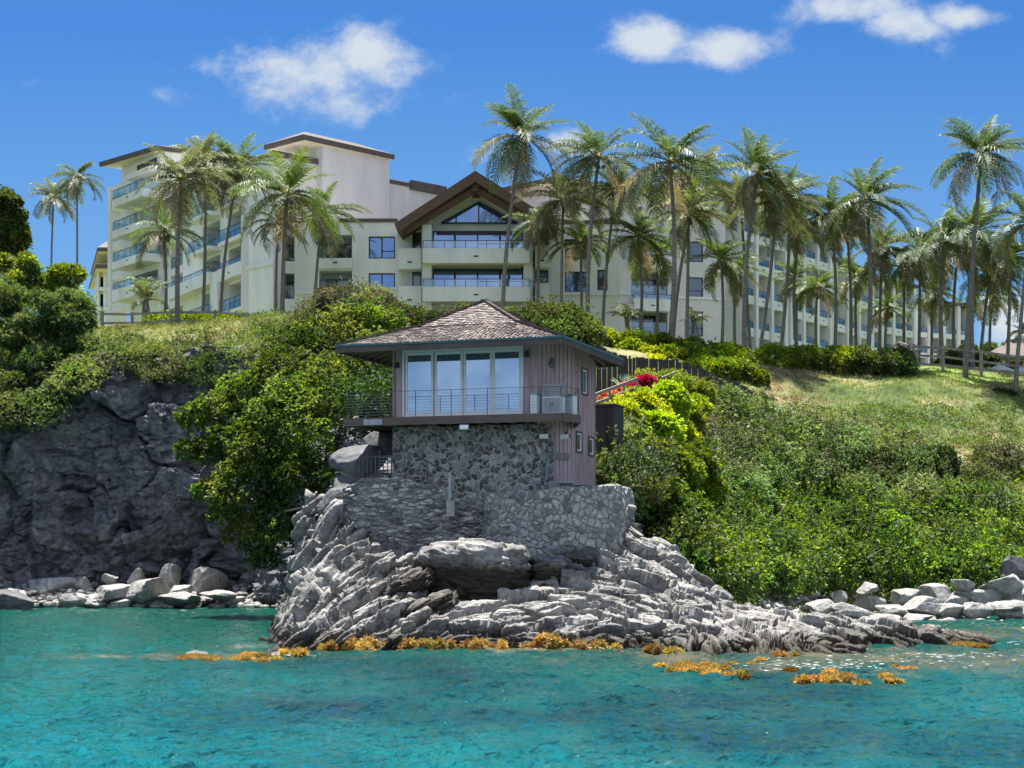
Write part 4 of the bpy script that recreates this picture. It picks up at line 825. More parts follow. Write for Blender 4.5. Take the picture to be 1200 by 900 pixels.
def hiproof(c4, z, th=.38, rise=1.5, root=HO, inset=.42):
    c4 = [Vector(c) for c in c4]; ce = sum(c4, Vector((0, 0)))/4; mb = MB(); n = 4
    b = [(p.x, p.y, z) for p in c4]; t = [(p.x, p.y, z+th) for p in c4]
    L1 = (c4[1]-c4[0]).length; L2 = (c4[2]-c4[1]).length
    if L1 > L2: r0 = (c4[0]+c4[3])/2; r1 = (c4[1]+c4[2])/2
    else: r0 = (c4[0]+c4[1])/2; r1 = (c4[2]+c4[3])/2
    q0 = r0.lerp(r1, inset*min(L1, L2)/max(L1, L2)); q1 = r1.lerp(r0, inset*min(L1, L2)/max(L1, L2)); q0 = (q0.x, q0.y, z+th+rise); q1 = (q1.x, q1.y, z+th+rise)
    for k in range(4): mb.quad(b[k], b[(k+1) % 4], t[(k+1) % 4], t[k])
    mb.poly(b[::-1])
    if L1 > L2: mb.quad(t[0], t[1], q1, q0); mb.poly([t[1], t[2], q1]); mb.quad(t[2], t[3], q0, q1); mb.poly([t[3], t[0], q0])
    else: mb.poly([t[0], t[1], q0]); mb.quad(t[1], t[2], q1, q0); mb.poly([t[2], t[3], q1]); mb.quad(t[3], t[0], q0, q1)
    ro_ = mb.build('roof', M['roofbrown'], root)
    sf = MB(); s4 = [ce+(p-ce)*.965 for p in c4]; sf.prism([(p.x, p.y) for p in s4], z-.05, z-.006); sf.build('soffit', M['soffit'], ro_)
    return ro_
# --- central gable block
Yg = 122.0
def u_(f, px): # px on the facade plane
    # solve (P+e*u).x/(P+e*u).y=(px-600)/F
    k = (px-600)/F; return (k*f.P.y-f.P.x)/(f.e.x-k*f.e.y)
def Zf(f, px, py): p = f.P+f.e*u_(f, px); return zz(py, p.y)
# recessed glazed wall
fg = Fac(pl(494, 123.4), pl(626, 123.4)); U = lambda px: u_(fg, px)
G = lambda py: zz(py, 123.4)
facade(pl(494, 123.4), pl(626, 123.4), 12, G(263), 10, [(U(506.5), U(613), G(338), G(313), 'win', 'b'), (U(506.5), U(613), G(293), G(270.5), 'win', 'b')])
for py0, py1 in ((338, 313), (293, 270.5)):
    mb = MB()
    for px in (533, 586): fg.bx(mb, U(px)-.08, U(px)+.08, G(py0), G(py1), .08, .2)
    fg.bx(mb, U(511), U(608), G(py1)-.28, G(py1)-.1, .07, .2); mb.build('window_mullion', M['darkframe'], HO)
# gable wall (pentagon) with triangular window
ap = at(557, 226, 123.2); gw = MB(); gl_, gr_ = at(497, 263, 123.2), at(624, 263, 123.2)
gw.poly([(gl_.x, 123.2, G(263)), (gr_.x, 123.2, G(263)), (gr_.x, 123.2, G(250)), (ap.x, 123.2, ap.z), (gl_.x, 123.2, G(250))]); gw.poly([(gl_.x, 123.4, G(263)), (gl_.x, 123.4, G(250)), (ap.x, 123.4, ap.z), (gr_.x, 123.4, G(250)), (gr_.x, 123.4, G(263))]); gw.quad((gl_.x, 123.2, G(263)), (gr_.x, 123.2, G(263)), (gr_.x, 123.4, G(263)), (gl_.x, 123.4, G(263))); gw.build('gable_wall', M['cream'], HO)
a, b, c_ = at(517.5, 261.5, 123.1), at(606, 261.5, 123.1), at(561.5, 237.5, 123.1)
tf = MB()
for p, q in ((a, b), (a, c_), (c_, b)): tf.bar(p, q, .1, .13)
for px in (534.5, 561, 588.5): p = at(px, 261.5, 123.1); tz = a.z+(c_.z-a.z)*(1-abs(p.x-c_.x)/((b.x-a.x)/2)); tf.bar(p, (p.x, p.y, tz), .09)
to = tf.build('gable_window', M['darkframe'], HO); g = MB(); g.poly([a+Vector((.05, .03, 0)), b+Vector((-.05, .03, 0)), c_+Vector((0, .03, -.04))]); g.poly([a+Vector((.05, .06, 0)), c_+Vector((0, .06, -.04)), b+Vector((-.05, .06, 0))]); g.build('pane', M['winblue'], to)
# columns, balconies, sides
for px0, px1 in ((495, 505.8), (613.5, 624)):
    mb = MB(); a, b = pl(px0, 121.6), pl(px1, 121.6); mb.slab(a, b, 2.9, 12, zz(249, 121.6)); co = mb.build('column', M['cream'], HO)
    mb = MB(); 
    for py in (262, 329): mb.slab(a+Vector((-.06, -.06)), b+Vector((.06, -.06)), .9, zz(py+1.2, 121.6), zz(py-1.2, 121.6))
    mb.build('column_band', M['galv'], co)
fb_ = Fac(pl(496.5, 122.6), pl(620.5, 122.6))
for py in (307, 352): balcony(fb_, 0, fb_.L, zz(py-4, 121), out=1.7, solid=.72, glass=.52)
mb = MB(); fb_.bx(mb, .6, fb_.L-.6, zz(312, 122), zz(306, 122), -1.5, .7); mb.build('floor_beam', M['soffit'], HO)
f1_ = facade(pl(466, 124), pl(494, 124), 12, zz(262, 124), 9, [(u_(Fac(pl(466, 124), pl(494, 124)), 483), u_(Fac(pl(466, 124), pl(494, 124)), 493.6), zz(a, 124), zz(b, 124), 'win') for a, b in ((336, 316), (292, 272))])
for py in (311, 355): balcony(f1_, u_(f1_, 468), u_(f1_, 495.5)-.02, zz(py, 123), out=1.5, solid=1.15, glass=0)
f2_ = facade(pl(626.5, 124), pl(643, 124), 12, zz(258, 124), 9, [(.05, 1.0, zz(a, 124), zz(b, 124), 'win') for a, b in ((331, 310), (287, 270))])
for py in (309, 353): balcony(f2_, 0.02, f2_.L, zz(py, 123), out=1.5, solid=1.15, glass=0)
# gable roof: two thick slopes
rd = at(557, 200, 120.2); el_ = at(468.5, 270, 120.2); er_ = at(649, 270, 120.2); th = .62
rm = MB()
for E_ in (el_, er_):
    d = (rd-E_); nn = Vector((-d.z, 0, d.x)).normalized(); nn = nn if nn.z > 0 else -nn; up = nn*th; bk = Vector((0, 20, 0))
    top_e, bot_e = E_+up, E_; top_r, bot_r = Vector((rd.x, rd.y, rd.z)), Vector((rd.x, rd.y, rd.z-th*1.25))
    rm.hexa([bot_e, bot_r, bot_r+bk, bot_e+bk], [top_e, top_r, top_r+bk, top_e+bk])
go = rm.build('gable_roof', M['timber'], HO)
rb_ = MB()
for E_ in (el_, er_):
    a = Vector((E_.x*.92+rd.x*.08, 121, E_.z+.12)); b = Vector((rd.x, 121, rd.z-1.15)); rb_.bar(a, b, .4, .4)
rb_.bar((rd.x, 120.6, rd.z-1.1), (rd.x, 123.1, rd.z-1.1), .5, .5); rb_.build('gable_beam', M['timber'], go)
# --- left shoulder
fL = Fac(pl(332, 124), pl(466, 124)); q = lambda px: u_(fL, px); Zg = lambda py: zz(py, 124)
ops = [(q(432), q(463), Zg(303), Zg(277), 'win', 'b'), (q(432), q(463), Zg(338), Zg(320), 'win', 'b'), (q(374), q(412.5), Zg(303), Zg(275), 'log'), (q(374), q(412.5), Zg(344), Zg(317), 'log'), (q(333), q(345), Zg(306), Zg(276), 'log'), (q(333), q(345), Zg(350), Zg(320), 'log')]
fL = facade(pl(332, 124), pl(466, 124), 12, Zg(260), 11, ops)
trim(fL, 0, fL.L, Zg(260)-.02, .25, .12, 'roofbrown'); trim(fL, q(412), q(466), Zg(340), .2); trim(fL, q(346), q(372), Zg(345), .3)
for px in (396, 396): pass
for i_, (pa, pb, pyt) in enumerate(((374, 412.5, 303), (374, 412.5, 344))): 
    mb = MB(); fL.bx(mb, q(pa)-.05, q(pb)+.05, Zg(pyt+12), Zg(pyt), -.25, -.003); mb.build('balcony_front', M['cream'], HO)
    mb = MB(); fL.bx(mb, (q(pa)+q(pb))/2-.15, (q(pa)+q(pb))/2+.15, Zg(pyt+6), Zg(pyt+4.5), -.29, -.253); mb.build('drain_slot', M['darkframe'], HO)
# --- big beige wall W1 and tower B
def pline(px0, Y0, ang, px1):   # from px0 at Y0 go along direction ang (from +X towards +Y) to px1
    p = pl(px0, Y0); e = Vector((math.cos(ang), math.sin(ang))); k = (px1-600)/F; t = (k*p.y-p.x)/(e.x-k*e.y); return p, p+e*t
p0, p1 = pline(320, 133.5, math.radians(43.4), 521)
fW = facade(p0, p1, 14, 33.5, 4.4, [], 'beige'); trim(fW, -.1, fW.L*.36, 33.5, .45, .15, 'roofbrown'); trim(fW, fW.L*.36, fW.L*.78, 33.1, .3, .12, 'roofbrown'); trim(fW, fW.L*.78, fW.L, 32.9, .75, .3, 'roofbrown')
pL = p0+Vector((-.707, .707))*3.2
fS = facade(pL, p0, 14, 33.52, 3.5, [], 'cream'); trim(fS, 0, fS.L, 33.52, .3, .12, 'roofbrown'); trim(fS, -.1, fS.L+.1, 25.0, .3, .14)
cN = Vector((-16.4, 134)); cLf = Vector((-20.0, 137.6)); cR = Vector((-9.7, 141)); cB = cLf+(cR-cN)
hiproof([cLf, cN, cR, cB], 34.95, .4, 1.0)
ce = (cN+cB)/2; b4 = [ce+(p-ce)*.74 for p in (cLf, cN, cR, cB)]
# nudge walls so they stand behind the W1 parapet
tw = MB(); tw.prism([(p.x+.9, p.y+.6) for p in b4], 20, 34.9); tw.build('tower_wall', M['beige'], HO)
# --- wing A (left) with balconies and loggia frame
QA, PA = pl(293.5, 141), pl(190, 161)
fA = Fac(PA, QA); qa = lambda px: u_(fA, px)
ops = []
for k, fz in enumerate([22.75, 25.75, 28.75, 31.75]):
    ops += [(qa(268), qa(291.5), fz, fz+2.45, 'log'), (qa(238), qa(258), fz, fz+2.45, 'log'), (qa(200), qa(214), fz, fz+2.3, 'log')]
fA = facade(PA, QA, 12, 35.0, 9, ops); trim(fA, 0, fA.L, 35.0, .35, .3, 'roofbrown')
for k, fz in enumerate([22.75, 25.75, 28.75, 31.75]):
    sol = .0 if k != 1 else .75
    balcony(fA, qa(267), fA.L-.05, fz, out=.9, solid=sol, glass=.95 if not sol else .4); balcony(fA, qa(236 if k != 1 else 212), qa(261), fz, out=1.3, solid=.0 if k != 1 else .75, glass=.95 if k != 1 else .4)
mb = MB(); fA.bx(mb, qa(259), qa(267.5), 12, 26.4, -1.0, -.003); mb.build('column', M['cream'], HO)
# tower A
tN = pl(188, 160.5); tL = pl(152, 166.2); fT = Fac(tL, tN); qt = lambda px: u_(fT, px)
ops = []; floorsA = [26.9, 30.0, 33.0, 36.0]
for fz in floorsA: ops.append((qt(157), qt(185), fz, fz+2.25, 'log'))
ops.append((qt(160), qt(184), 38.75, 39.75, 'win'))
fT = facade(tL, tN, 12, 40.1, 8, ops)
for fz in floorsA:
    balcony(fT, qt(153), qt(189), fz, out=1.9, solid=.42 if fz > 27 else .8, glass=.85 if fz > 27 else .6)
mb = MB(); fT.bx(mb, qt(158), qt(186), 38.3, 38.75, -.9, -.003); mb.build('awning_slab', M['cream'], HO)
# open frame at the far left of the tower
fF = Fac(pl(126, 169.5), pl(152, 166.0)); qf = lambda px: u_(fF, px)
mb = MB(); fF.bx(mb, 0, .7, 12, 38.6, 0, 1.4); fF.bx(mb, fF.L-.1, fF.L+.45, 12, 38.6, .1, 1.2)
for z0, z1 in ((37.5, 38.6), (36.2, 36.6), (32.3, 33.1), (29.3, 30.1), (26.2, 27.0)): fF.bx(mb, .71, fF.L-.11, z0, z1, .1, 1.2)
mb.build('open_frame', M['cream'], HO)
for z in (32.9+.25, 30.15, 27.05): pass
for z in (33.15, 30.15, 27.05):
    g = MB(); fF.bx(g, .75, fF.L-.15, z+.05, z+1.0, .3, .34); go_ = g.build('glass_railing', M['railglass'], HO); h = MB(); fF.bx(h, .72, fF.L-.12, z+1.0, z+1.06, .27, .37); h.build('handrail', M['metal'], go_)
tw = MB(); tw.prism([(-38.2, 167.2), (-33.2, 162.4), (-24.8, 166.0), (-30.3, 171)], 30, 40.1); tw.build('penthouse_wall', M['cream'], HO)
hiproof([Vector((-40.4, 167)), Vector((-33.4, 160)), Vector((-23.4, 165.2)), Vector((-30.5, 172.5))], 40.15, .42, 1.2)
# --- right tower C, right shoulder, W2
hiproof([Vector((-1.9, 139.8)), Vector((3.7, 134.2)), Vector((9.2, 139.6)), Vector((3.6, 145.2))], 31.75, .4, .9)
ce = Vector((3.65, 139.7)); tw = MB(); tw.prism([(ce.x+dx, ce.y+dy) for dx, dy in ((-4.0, 0), (0, -4.0), (4.0, 0), (0, 4.0))], 16, 31.7); tw.build('tower_wall', M['beige'], HO)
fR = Fac(pl(643, 124), pl(727, 124)); q = lambda px: u_(fR, px)
fR = facade(pl(643, 124), pl(727, 124), 12, Zg(262), 10, [(q(662), q(688), Zg(342), Zg(318), 'win', 'b'), (q(662), q(688), Zg(304), Zg(280), 'win', 'b'), (q(700), q(712), Zg(340), Zg(316), 'win')]); trim(fR, 0, fR.L, Zg(262)-.02, .25, .12, 'roofbrown'); trim(fR, 0, fR.L, Zg(346), .2)
fV = Fac(pl(690, 143), pl(850, 146)); q = lambda px: u_(fV, px); Zv = lambda py: zz(py, 144)
ops = []
for a, b in ((390, 361), (347, 318), (308, 280)): ops.append((q(740), q(782), Zv(a), Zv(b), 'log'))
for a, b in ((392, 362), (346, 322), (304, 280)): ops.append((q(806), q(824), Zv(a), Zv(b), 'win'))
fV = facade(pl(690, 143), pl(850, 146), 12, Zv(224), 12, ops, 'beige')
trim(fV, -.1, fV.L+.1, Zv(224), .5, .3, 'roofbrown'); trim(fV, 0, q(739), Zv(346), .2); trim(fV, q(783), fV.L, Zv(348), .2)
for py in (361, 347+14-14+0,): pass
for pyb in (361, 311): balcony(fV, q(739), q(783), Zv(pyb), out=.9, solid=.7, glass=.35)
hiproof([pl(760, 150), pl(795, 141), pl(868, 147), pl(850, 160)], Zv(219)+.4, .4, 1.0)
# --- right wing, receding
def wing(pxa, Ya, pxb, Yb, ztop, bays, floors, depth=12, mat='cream', solidf=.5):
    P_, Q_ = pl(pxa, Ya), pl(pxb, Yb); f = Fac(P_, Q_); L = f.L; ops = []
    for k in range(bays):
        u0 = L*k/bays+.5; u1 = L*(k+1)/bays-.5
        for fz in floors: ops.append((u0, u1, fz, fz+2.35, 'log', 'b' if Ya > 200 else ''))
    f = facade(P_, Q_, 12, ztop, depth, ops, mat)
    for k in range(bays):
        for fz in floors: balcony(f, L*k/bays+.3, L*(k+1)/bays-.3, fz, out=1.7, solid=solidf, glass=.6)
    for k in range(bays+1):
        u = min(max(L*k/bays, .25), L-.25); mb = MB(); f.bx(mb, u-.24, u+.24, 12, ztop-.01, -1.9, -.003); mb.build('column', M[mat], HO)
    trim(f, -.2, L+.2, ztop, .45, 2.1, 'roofbrown')
    return f
wing(848, 158, 903, 165, 34.6, 3, [19.8, 22.8, 25.8, 28.8, 31.6]); wing(906, 168, 955, 176, 34.2, 3, [19.8, 22.8, 25.8, 28.8, 31.4])
hiproof([pl(840, 166), pl(850, 154.5), pl(912, 163), pl(905, 174)], 35.1, .35, .8); hiproof([pl(900, 176), pl(906, 165), pl(964, 175), pl(958, 188)], 34.7, .35, .8)
wing(960, 184, 1003, 193, 33.5, 3, [20.5, 23.5, 26.5, 29.8]); hiproof([pl(950, 192), pl(960, 181), pl(1008, 192), pl(1002, 204)], 34.0, .35, .8)
wing(1006, 205, 1058, 212, 34.8, 4, [23.5, 26.3, 29.0, 31.7]); wing(1062, 226, 1130, 230, 35, 4, [25.4, 28.2, 30.9, 33.0][:3], 10, solidf=.3)
fP = facade(pl(1050, 216), pl(1112, 220), 12, 25.8, 5, [], 'beige'); trim(fP, -.2, fP.L+.2, 25.8, .3, .3)
# a second, farther building at the left
B2 = empty('hotel_building', (pl(108, 260).x, 260, 18)); tag(B2, 'small far cream building with brown eaves just left of the tall stepped hotel', 'building')
def lf(*a, **k): return facade(*a, root=B2, **k)
f = lf(pl(111, 250), pl(128, 250), 12, zz(312, 250), 10, []); mb = MB(); mb.slab(pl(113, 246), pl(116, 246), 1, 12, zz(316, 246)); mb.slab(pl(121, 246), pl(124, 246), 1, 12, zz(316, 246)); mb.slab(pl(112, 245.5), pl(128, 245.5), 1.2, zz(316, 246), zz(311, 246))
for py in (337, 360): mb.slab(pl(112, 245.5), pl(128, 245.5), 3.5, zz(py+4, 246), zz(py, 246))
mb.build('balcony_frame', M['cream'], B2)
hiproof([pl(106, 262), pl(114, 240), pl(140, 240), pl(140, 262)], zz(294, 240), .5, 1.2, B2); hiproof([pl(104, 262), pl(112, 242), pl(140, 242), pl(140, 262)], zz(314, 242), .5, .1, B2)
mb = MB(); mb.slab(pl(114, 250), pl(135, 250), 8, 12, zz(295, 250)); mb.build('upper_wall', M['cream'], B2)
# --- low pavilion and parasols at the right
PV = empty('pavilion', tuple(at(1210, 440, 118))); tag(PV, 'low pavilion with grey shingled roof and red-brown wall at the right edge', 'pavilion')
hiproof([pl(1146, 132), pl(1152, 117), pl(1300, 117), pl(1300, 132)], zz(421, 117), .25, 2.9, PV, .5)
mb = MB(); mb.slab(pl(1160, 119), pl(1290, 119), 10, 13, zz(421, 117)-.02); mb.build('wall', M['redwood'], PV)
mb = MB(); [mb.slab(pl(px, 118), pl(px+3, 118), .2, 13, zz(421.5, 117)-.01) for px in (1158, 1176, 1205, 1240)]; mb.build('post', M['white'], PV)
def parasol(px, py, Y, r, label):
    p = at(px, py, Y); zb = float(H(p.x, p.y)); o = empty('parasol', (p.x, p.y, zb)); tag(o, label, 'parasol', 'cream parasols by the pavilion')
    mb = MB(); n = 8
    for k in range(n):
        a0, a1 = 2*math.pi*k/n, 2*math.pi*(k+1)/n; e0 = (p.x+r*math.cos(a0), p.y+r*math.sin(a0), p.z-.55); e1 = (p.x+r*math.cos(a1), p.y+r*math.sin(a1), p.z-.55)
        mb.poly([(p.x, p.y, p.z), e0, e1]); mb.quad(e0, e1, (e1[0], e1[1], e1[2]-.16), (e0[0], e0[1], e0[2]-.16))
    mb.build('canopy', M['shadecloth'], o); mb = MB(); mb.tube([(p.x, p.y, zb), (p.x, p.y, p.z+.15)], .04, 6); mb.build('pole', M['white'], o); mb = MB(); mb.tube([(p.x, p.y, zb-.02), (p.x, p.y, zb+.1)], .3, 10); mb.build('base', M['concrete'], o)
parasol(1171, 427, 110, 1.35, 'cream parasol in front of the pavilion, left of the leaning palm trunk'); parasol(1200, 428, 111, 1.3, 'cream parasol at the right edge of the picture, right of the leaning palm')
# small path light lamp on the terrace
lp = at(1073, 411, 112); o = empty('lamp_post', (lp.x, lp.y, float(H(lp.x, lp.y)))); tag(o, 'short lamp post with a pagoda cap standing left of the rail fence', 'lamp'); mb = MB(); mb.bar((lp.x, lp.y, o.location.z), lp, .3); mb.build('post', M['concrete'], o); mb = MB(); mb.tube([(lp.x, lp.y, lp.z), (lp.x, lp.y, lp.z+.4)], [.42, .08], 8); mb.build('cap', M['galv'], o)

# ------------------------------------------------------------------ fences
def postrail(pts, label, name='rail_fence', rails=(.35, .75, 1.1), step=None, pw=.16, grp=None, zoff=0, mat='greywood', extra=.15):
    P = [Vector((pl(px, Y).x, Y)) for px, Y in pts]; o = empty(name, (P[0].x, P[0].y, float(H(P[0].x, P[0].y)))); tag(o, label, 'fence', grp)
    zs = [float(H(p.x, p.y))+zoff for p in P]
    for p, z in zip(P, zs): mb = MB(); mb.box(p.x-pw/2, p.x+pw/2, p.y-pw/2, p.y+pw/2, z-.3, z+rails[-1]+extra); mb.build('post', M[mat], o)
    for h in rails:
        mb = MB()
        for i in range(len(P)-1):
            mb.bar((*P[i], zs[i]+h+random.uniform(-.03, .03)), (*P[i+1], zs[i+1]+h+random.uniform(-.03, .03)), .08, .13)
        mb.build('rail', M[mat], o)
postrail([(1070, 102.5), (1105, 101.6), (1150, 101.2), (1192, 100.8), (1240, 100.6)], 'weathered grey post and rail fence along the lawn edge at the right', rails=(.4, .9, 1.45))
postrail([(1066, 103.0), (1052, 108), (1042, 114)], 'short weathered fence run turning back towards the hotel at the right-hand hedge end', rails=(.4, .9, 1.45))
postrail([(x, 104.5-.002*(x-240)) for x in (120, 155, 200, 252, 297, 340, 385, 430)], 'grey post and rail fence along the top of the left cliff', rails=(.45, 1.0), zoff=.0)
def boardfence(pts, h, label):
    P = [at(px, py, Y) for px, py, Y in pts]; o = empty('board_fence', (P[0].x, P[0].y, P[0].z-h)); tag(o, label, 'fence'); mb = MB(); pb = MB()
    for a, b in zip(P[:-1], P[1:]):
        L = (b-a).length; n = max(1, int(L/.26)); e = (b-a)/L; nrm = Vector((-e.y, e.x, 0)).normalized()
        for k in range(n):
            p = a+e*(L*k/n); q_ = a+e*(L*k/n+L/n-.035); dz = random.uniform(-.07, .07); off = nrm*(.03 if k % 2 else 0)
            p, q_ = p+off, q_+off; t = nrm*.03
            mb.hexa([p-Vector((0, 0, h+.6)), q_-Vector((0, 0, h+.6)), q_+t-Vector((0, 0, h+.6)), p+t-Vector((0, 0, h+.6))], [p+Vector((0, 0, dz)), q_+Vector((0, 0, dz)), q_+t+Vector((0, 0, dz)), p+t+Vector((0, 0, dz))])
        pb.bar(a+nrm*.13-Vector((0, 0, h+.5)), a+nrm*.13+Vector((0, 0, .05)), .12)
    mb.build('board', M['boardfence'], o); pb.build('post', M['boardfence'], o)
boardfence([(680, 402, 79), (706, 408, 81), (733, 418, 83), (750, 420, 85), (783, 420, 86)], 1.9, 'tall dark board fence standing behind the right side of the house')
boardfence([(784, 420, 86.1), (804, 425, 87), (826, 433, 88.2), (850, 443, 89.4), (877, 455, 90.5), (900, 464, 91.4), (922, 474, 92.2)], 1.5, 'lower dark board fence stepping down the slope to the right of the palms')
st = empty('stair_railing', tuple(at(722, 465, 73))); tag(st, 'weathered wooden stair railing climbing right beside the red flowers', 'railing')
a, b = at(696, 463, 70.5), at(747, 444, 74); mb = MB()
for k in (0, .38, .76): mb.bar(a-Vector((0, 0, k)), b-Vector((0, 0, k)), .07, .13)
mb.build('rail', M['greywood'], st); mb = MB()
for t in (.02, .35, .68, .99): p = a.lerp(b, t); mb.bar(p+Vector((0, 0, .03)), p-Vector((0, 0, 1.3)), .1)
mb.build('post', M['greywood'], st)
mb = MB(); a, b = at(775, 443, 80), at(792, 436, 81); mb.bar(a, b, .08); tag(mb.build('loose_rail', M['greywood']), 'short pale sloping handrail end poking out of the shrubs below the dark fence', 'handrail')

# ------------------------------------------------------------------ foliage tools
def unit(a): return a/np.maximum(np.linalg.norm(a, axis=-1, keepdims=True), 1e-9)
def rosettes(C, D, k, L, Wd, col, jit=.3, spread=.9, r=rng):
    n = len(C); C = np.repeat(C, k, 0); D = np.repeat(D, k, 0); col = np.repeat(col, k, 0); m = n*k
    d = unit(D*.75+r.normal(size=(m, 3))*spread*.6+np.array([0, 0, .15])); s = unit(np.cross(d, r.normal(size=(m, 3))+np.array([0, 0, .6])))
    l = (L*r.uniform(.6, 1.3, (m, 1))); w = Wd*r.uniform(.7, 1.25, (m, 1)); bend = np.array([0, 0, -1])*l*r.uniform(0, .3, (m, 1))
    V = np.stack([C, C+d*l*.55+s*w/2, C+d*l+bend, C+d*l*.55-s*w/2], 1)
    c = col*r.uniform(1-jit, 1+jit, (m, 1))*(1+r.normal(size=(m, 3))*.05)
    return V, np.clip(c, .003, 1)
def lump_surface(lumps, n, r=rng, shell=.14, low=-.55, cull=.8):
    Lp = np.array(lumps, float); a = (Lp[:, 3]*Lp[:, 5]+Lp[:, 3]*Lp[:, 4]); idx = r.choice(len(Lp), size=int(n*2.2), p=a/a.sum())
    d = unit(r.normal(size=(len(idx), 3))); ok = d[:, 2] > low-r.uniform(0, .3, len(idx)); d = d[ok]; idx = idx[ok]
    rad = 1-np.abs(r.normal(size=(len(d), 1)))*shell+(r.uniform(size=(len(d), 1)) < .22)*r.uniform(0, .30, (len(d), 1))
    p = Lp[idx, :3]+d*Lp[idx, 3:6]*rad
    p += Lp[idx, 3:4]*d*(.34*fbm(p*1.3/np.maximum(Lp[idx, 3:4].mean(), .3), 3, 5)[:, None]+.16*fbm(p*2.8, 2, 15)[:, None])
    keep = np.ones(len(p), bool)
    for j in range(len(Lp)):
        q = (p-Lp[j, :3])/Lp[j, 3:6]; keep &= ~(((q**2).sum(-1) < cull**2) & (idx != j))
    p, d, idx = p[keep][:n], d[keep][:n], idx[keep][:n]
    return p, unit(d/Lp[idx, 3:6]), idx
def foliage_mesh(name, lumps, n, cols, k=5, L=.14, Wd=.06, jit=.38, shell=.24, clump=.28, r=rng, low=-.55, spread=.9, cull=.8):
    p, d, idx = lump_surface(lumps, n, r, shell, low, cull)
    cols = np.array(cols, float); t = np.clip(.5+.9*fbm(p*.9, 3, 21)+r.normal(size=len(p))*.18, 0, .999)*(len(cols)-1)
    i0 = t.astype(int); f = (t-i0)[:, None]; c = cols[i0]*(1-f)+cols[np.minimum(i0+1, len(cols)-1)]*f
    lv = np.random.default_rng(len(lumps)).uniform(.55, 1.25, (len(lumps), 1))*np.random.default_rng(len(lumps)+1).uniform(.88, 1.12, (len(lumps), 3)); c = c*lv[idx]
    V, C = rosettes(p, d, k, L, Wd, c, jit, spread, r); return quads_mesh(name, V, C)
BR = [(.085, .143, .012), (.136, .210, .016), (.204, .270, .032)]           # bright coastal shrub
MD = [(.038, .065, .013), (.068, .105, .020), (.105, .150, .032)]            # mid green
OL = [(.058, .066, .028), (.094, .102, .044), (.144, .145, .072)]           # dusty olive
DK = [(.022, .045, .012), (.035, .07, .016), (.055, .10, .02)]
def lump_px(L, dY=.8, flat=.85, r=rng):
    out = []
    for px, py, rp, Y in L:
        v = at(px, py, Y); R_ = rp*Y/F; out.append((v.x, v.y, v.z, R_, R_*dY, R_*flat))
    return out
def sublumps(lumps, m, frac=.42, r=rng):
    out = list(lumps)
    for l in lumps:
        for _ in range(m):
            d = r.normal(size=3); d /= np.linalg.norm(d); d[2] = abs(d[2])*.8-.15; q = np.array(l[:3])+d*np.array(l[3:6])*.85; f = frac*r.uniform(.6, 1.3)
            out.append((*q, l[3]*f, l[4]*f, l[5]*f))
    return out
def bush(name, lumps, n, cols, label, cat='shrub', group=None, kind=None, sub=4, mat='leaf', trunk=None, **k):
    ls = sublumps(lumps, sub) if sub else lumps
    me = foliage_mesh('foliage' if trunk else name, ls, n, cols, **k)
    if trunk is None: return tag(link(name, me, M[mat]), label, cat if kind is None else None, group, kind)
    b = trunk[0][0]; o = empty(name, tuple(b)); tag(o, label, cat, group); link('crown', me, M[mat], o)
    mb = MB()
    for br in trunk: mb.tube(br[:-1], [br[-1]*(1-.7*i/(len(br)-2)) for i in range(len(br)-1)], 7)
    mb.build('trunk', M['bark'], o, smooth=True); return o
def W_(px, py, Y): return tuple(at(px, py, Y))

# ------------------------------------------------------------------ the big green tree left of the house
TL = [(425, 385, 42, 78), (385, 400, 45, 77), (350, 415, 40, 76), (335, 450, 48, 74), (295, 470, 42, 74), (255, 485, 30, 73), (232, 490, 20, 73), (222, 530, 16, 72.5), (262, 525, 36, 72.5), (305, 525, 50, 72), (355, 490, 58, 72), (405, 455, 55, 73), (445, 430, 42, 74),
      (390, 520, 42, 71), (345, 560, 46, 71), (290, 575, 42, 71), (268, 600, 24, 71), (300, 625, 30, 70.5), (330, 620, 36, 70.5), (310, 655, 18, 70), (280, 555, 26, 71), (245, 575, 16, 71.5), (440, 480, 34, 71)]
bush('overhanging_tree', lump_px(TL, .7, .85), 22000, [(.035, .07, .012), (.075, .125, .02), (.13, .19, .03), (.20, .24, .05)], 'large bright green leafy tree hanging over the dark cove left of the house', 'tree', sub=6, k=6, L=.17, Wd=.085, shell=.26, cull=.70,
     trunk=[[W_(430, 620, 66), W_(415, 560, 68), W_(395, 500, 71), W_(380, 440, 74), .16], [W_(415, 560, 68), W_(370, 520, 70), W_(310, 500, 72), W_(250, 490, 72.5), .11], [W_(420, 600, 66.5), W_(380, 590, 69), W_(330, 600, 70), W_(300, 630, 70.3), .10],
            [W_(400, 640, 66), W_(418, 590, 64.5), W_(452, 520, 63.5), W_(470, 500, 63.5), .055], [W_(378, 640, 66.5), W_(405, 600, 65), W_(412, 560, 64.5), W_(440, 530, 63.8), .04]])
bush('olive_shrub', lump_px([(400, 365, 34, 88), (372, 380, 28, 88), (432, 362, 30, 88), (360, 400, 22, 87), (345, 395, 18, 88), (385, 350, 16, 88), (330, 410, 16, 87)], 1, .9), 9000, OL+[(.16, .19, .07)], 'airy olive green fine-leaved shrub before the hotel, left of the house roof', k=6, L=.13, Wd=.05, shell=.22)
bush('olive_shrub', lump_px([(468, 378, 26, 86), (495, 384, 24, 86), (520, 378, 20, 85), (450, 395, 22, 85), (545, 372, 16, 85), (480, 400, 20, 84)], 1, .9), 6000, MD+OL[1:], 'low mid-green bush behind the left slope of the shingled roof', k=6, L=.13, Wd=.06, shell=.2)
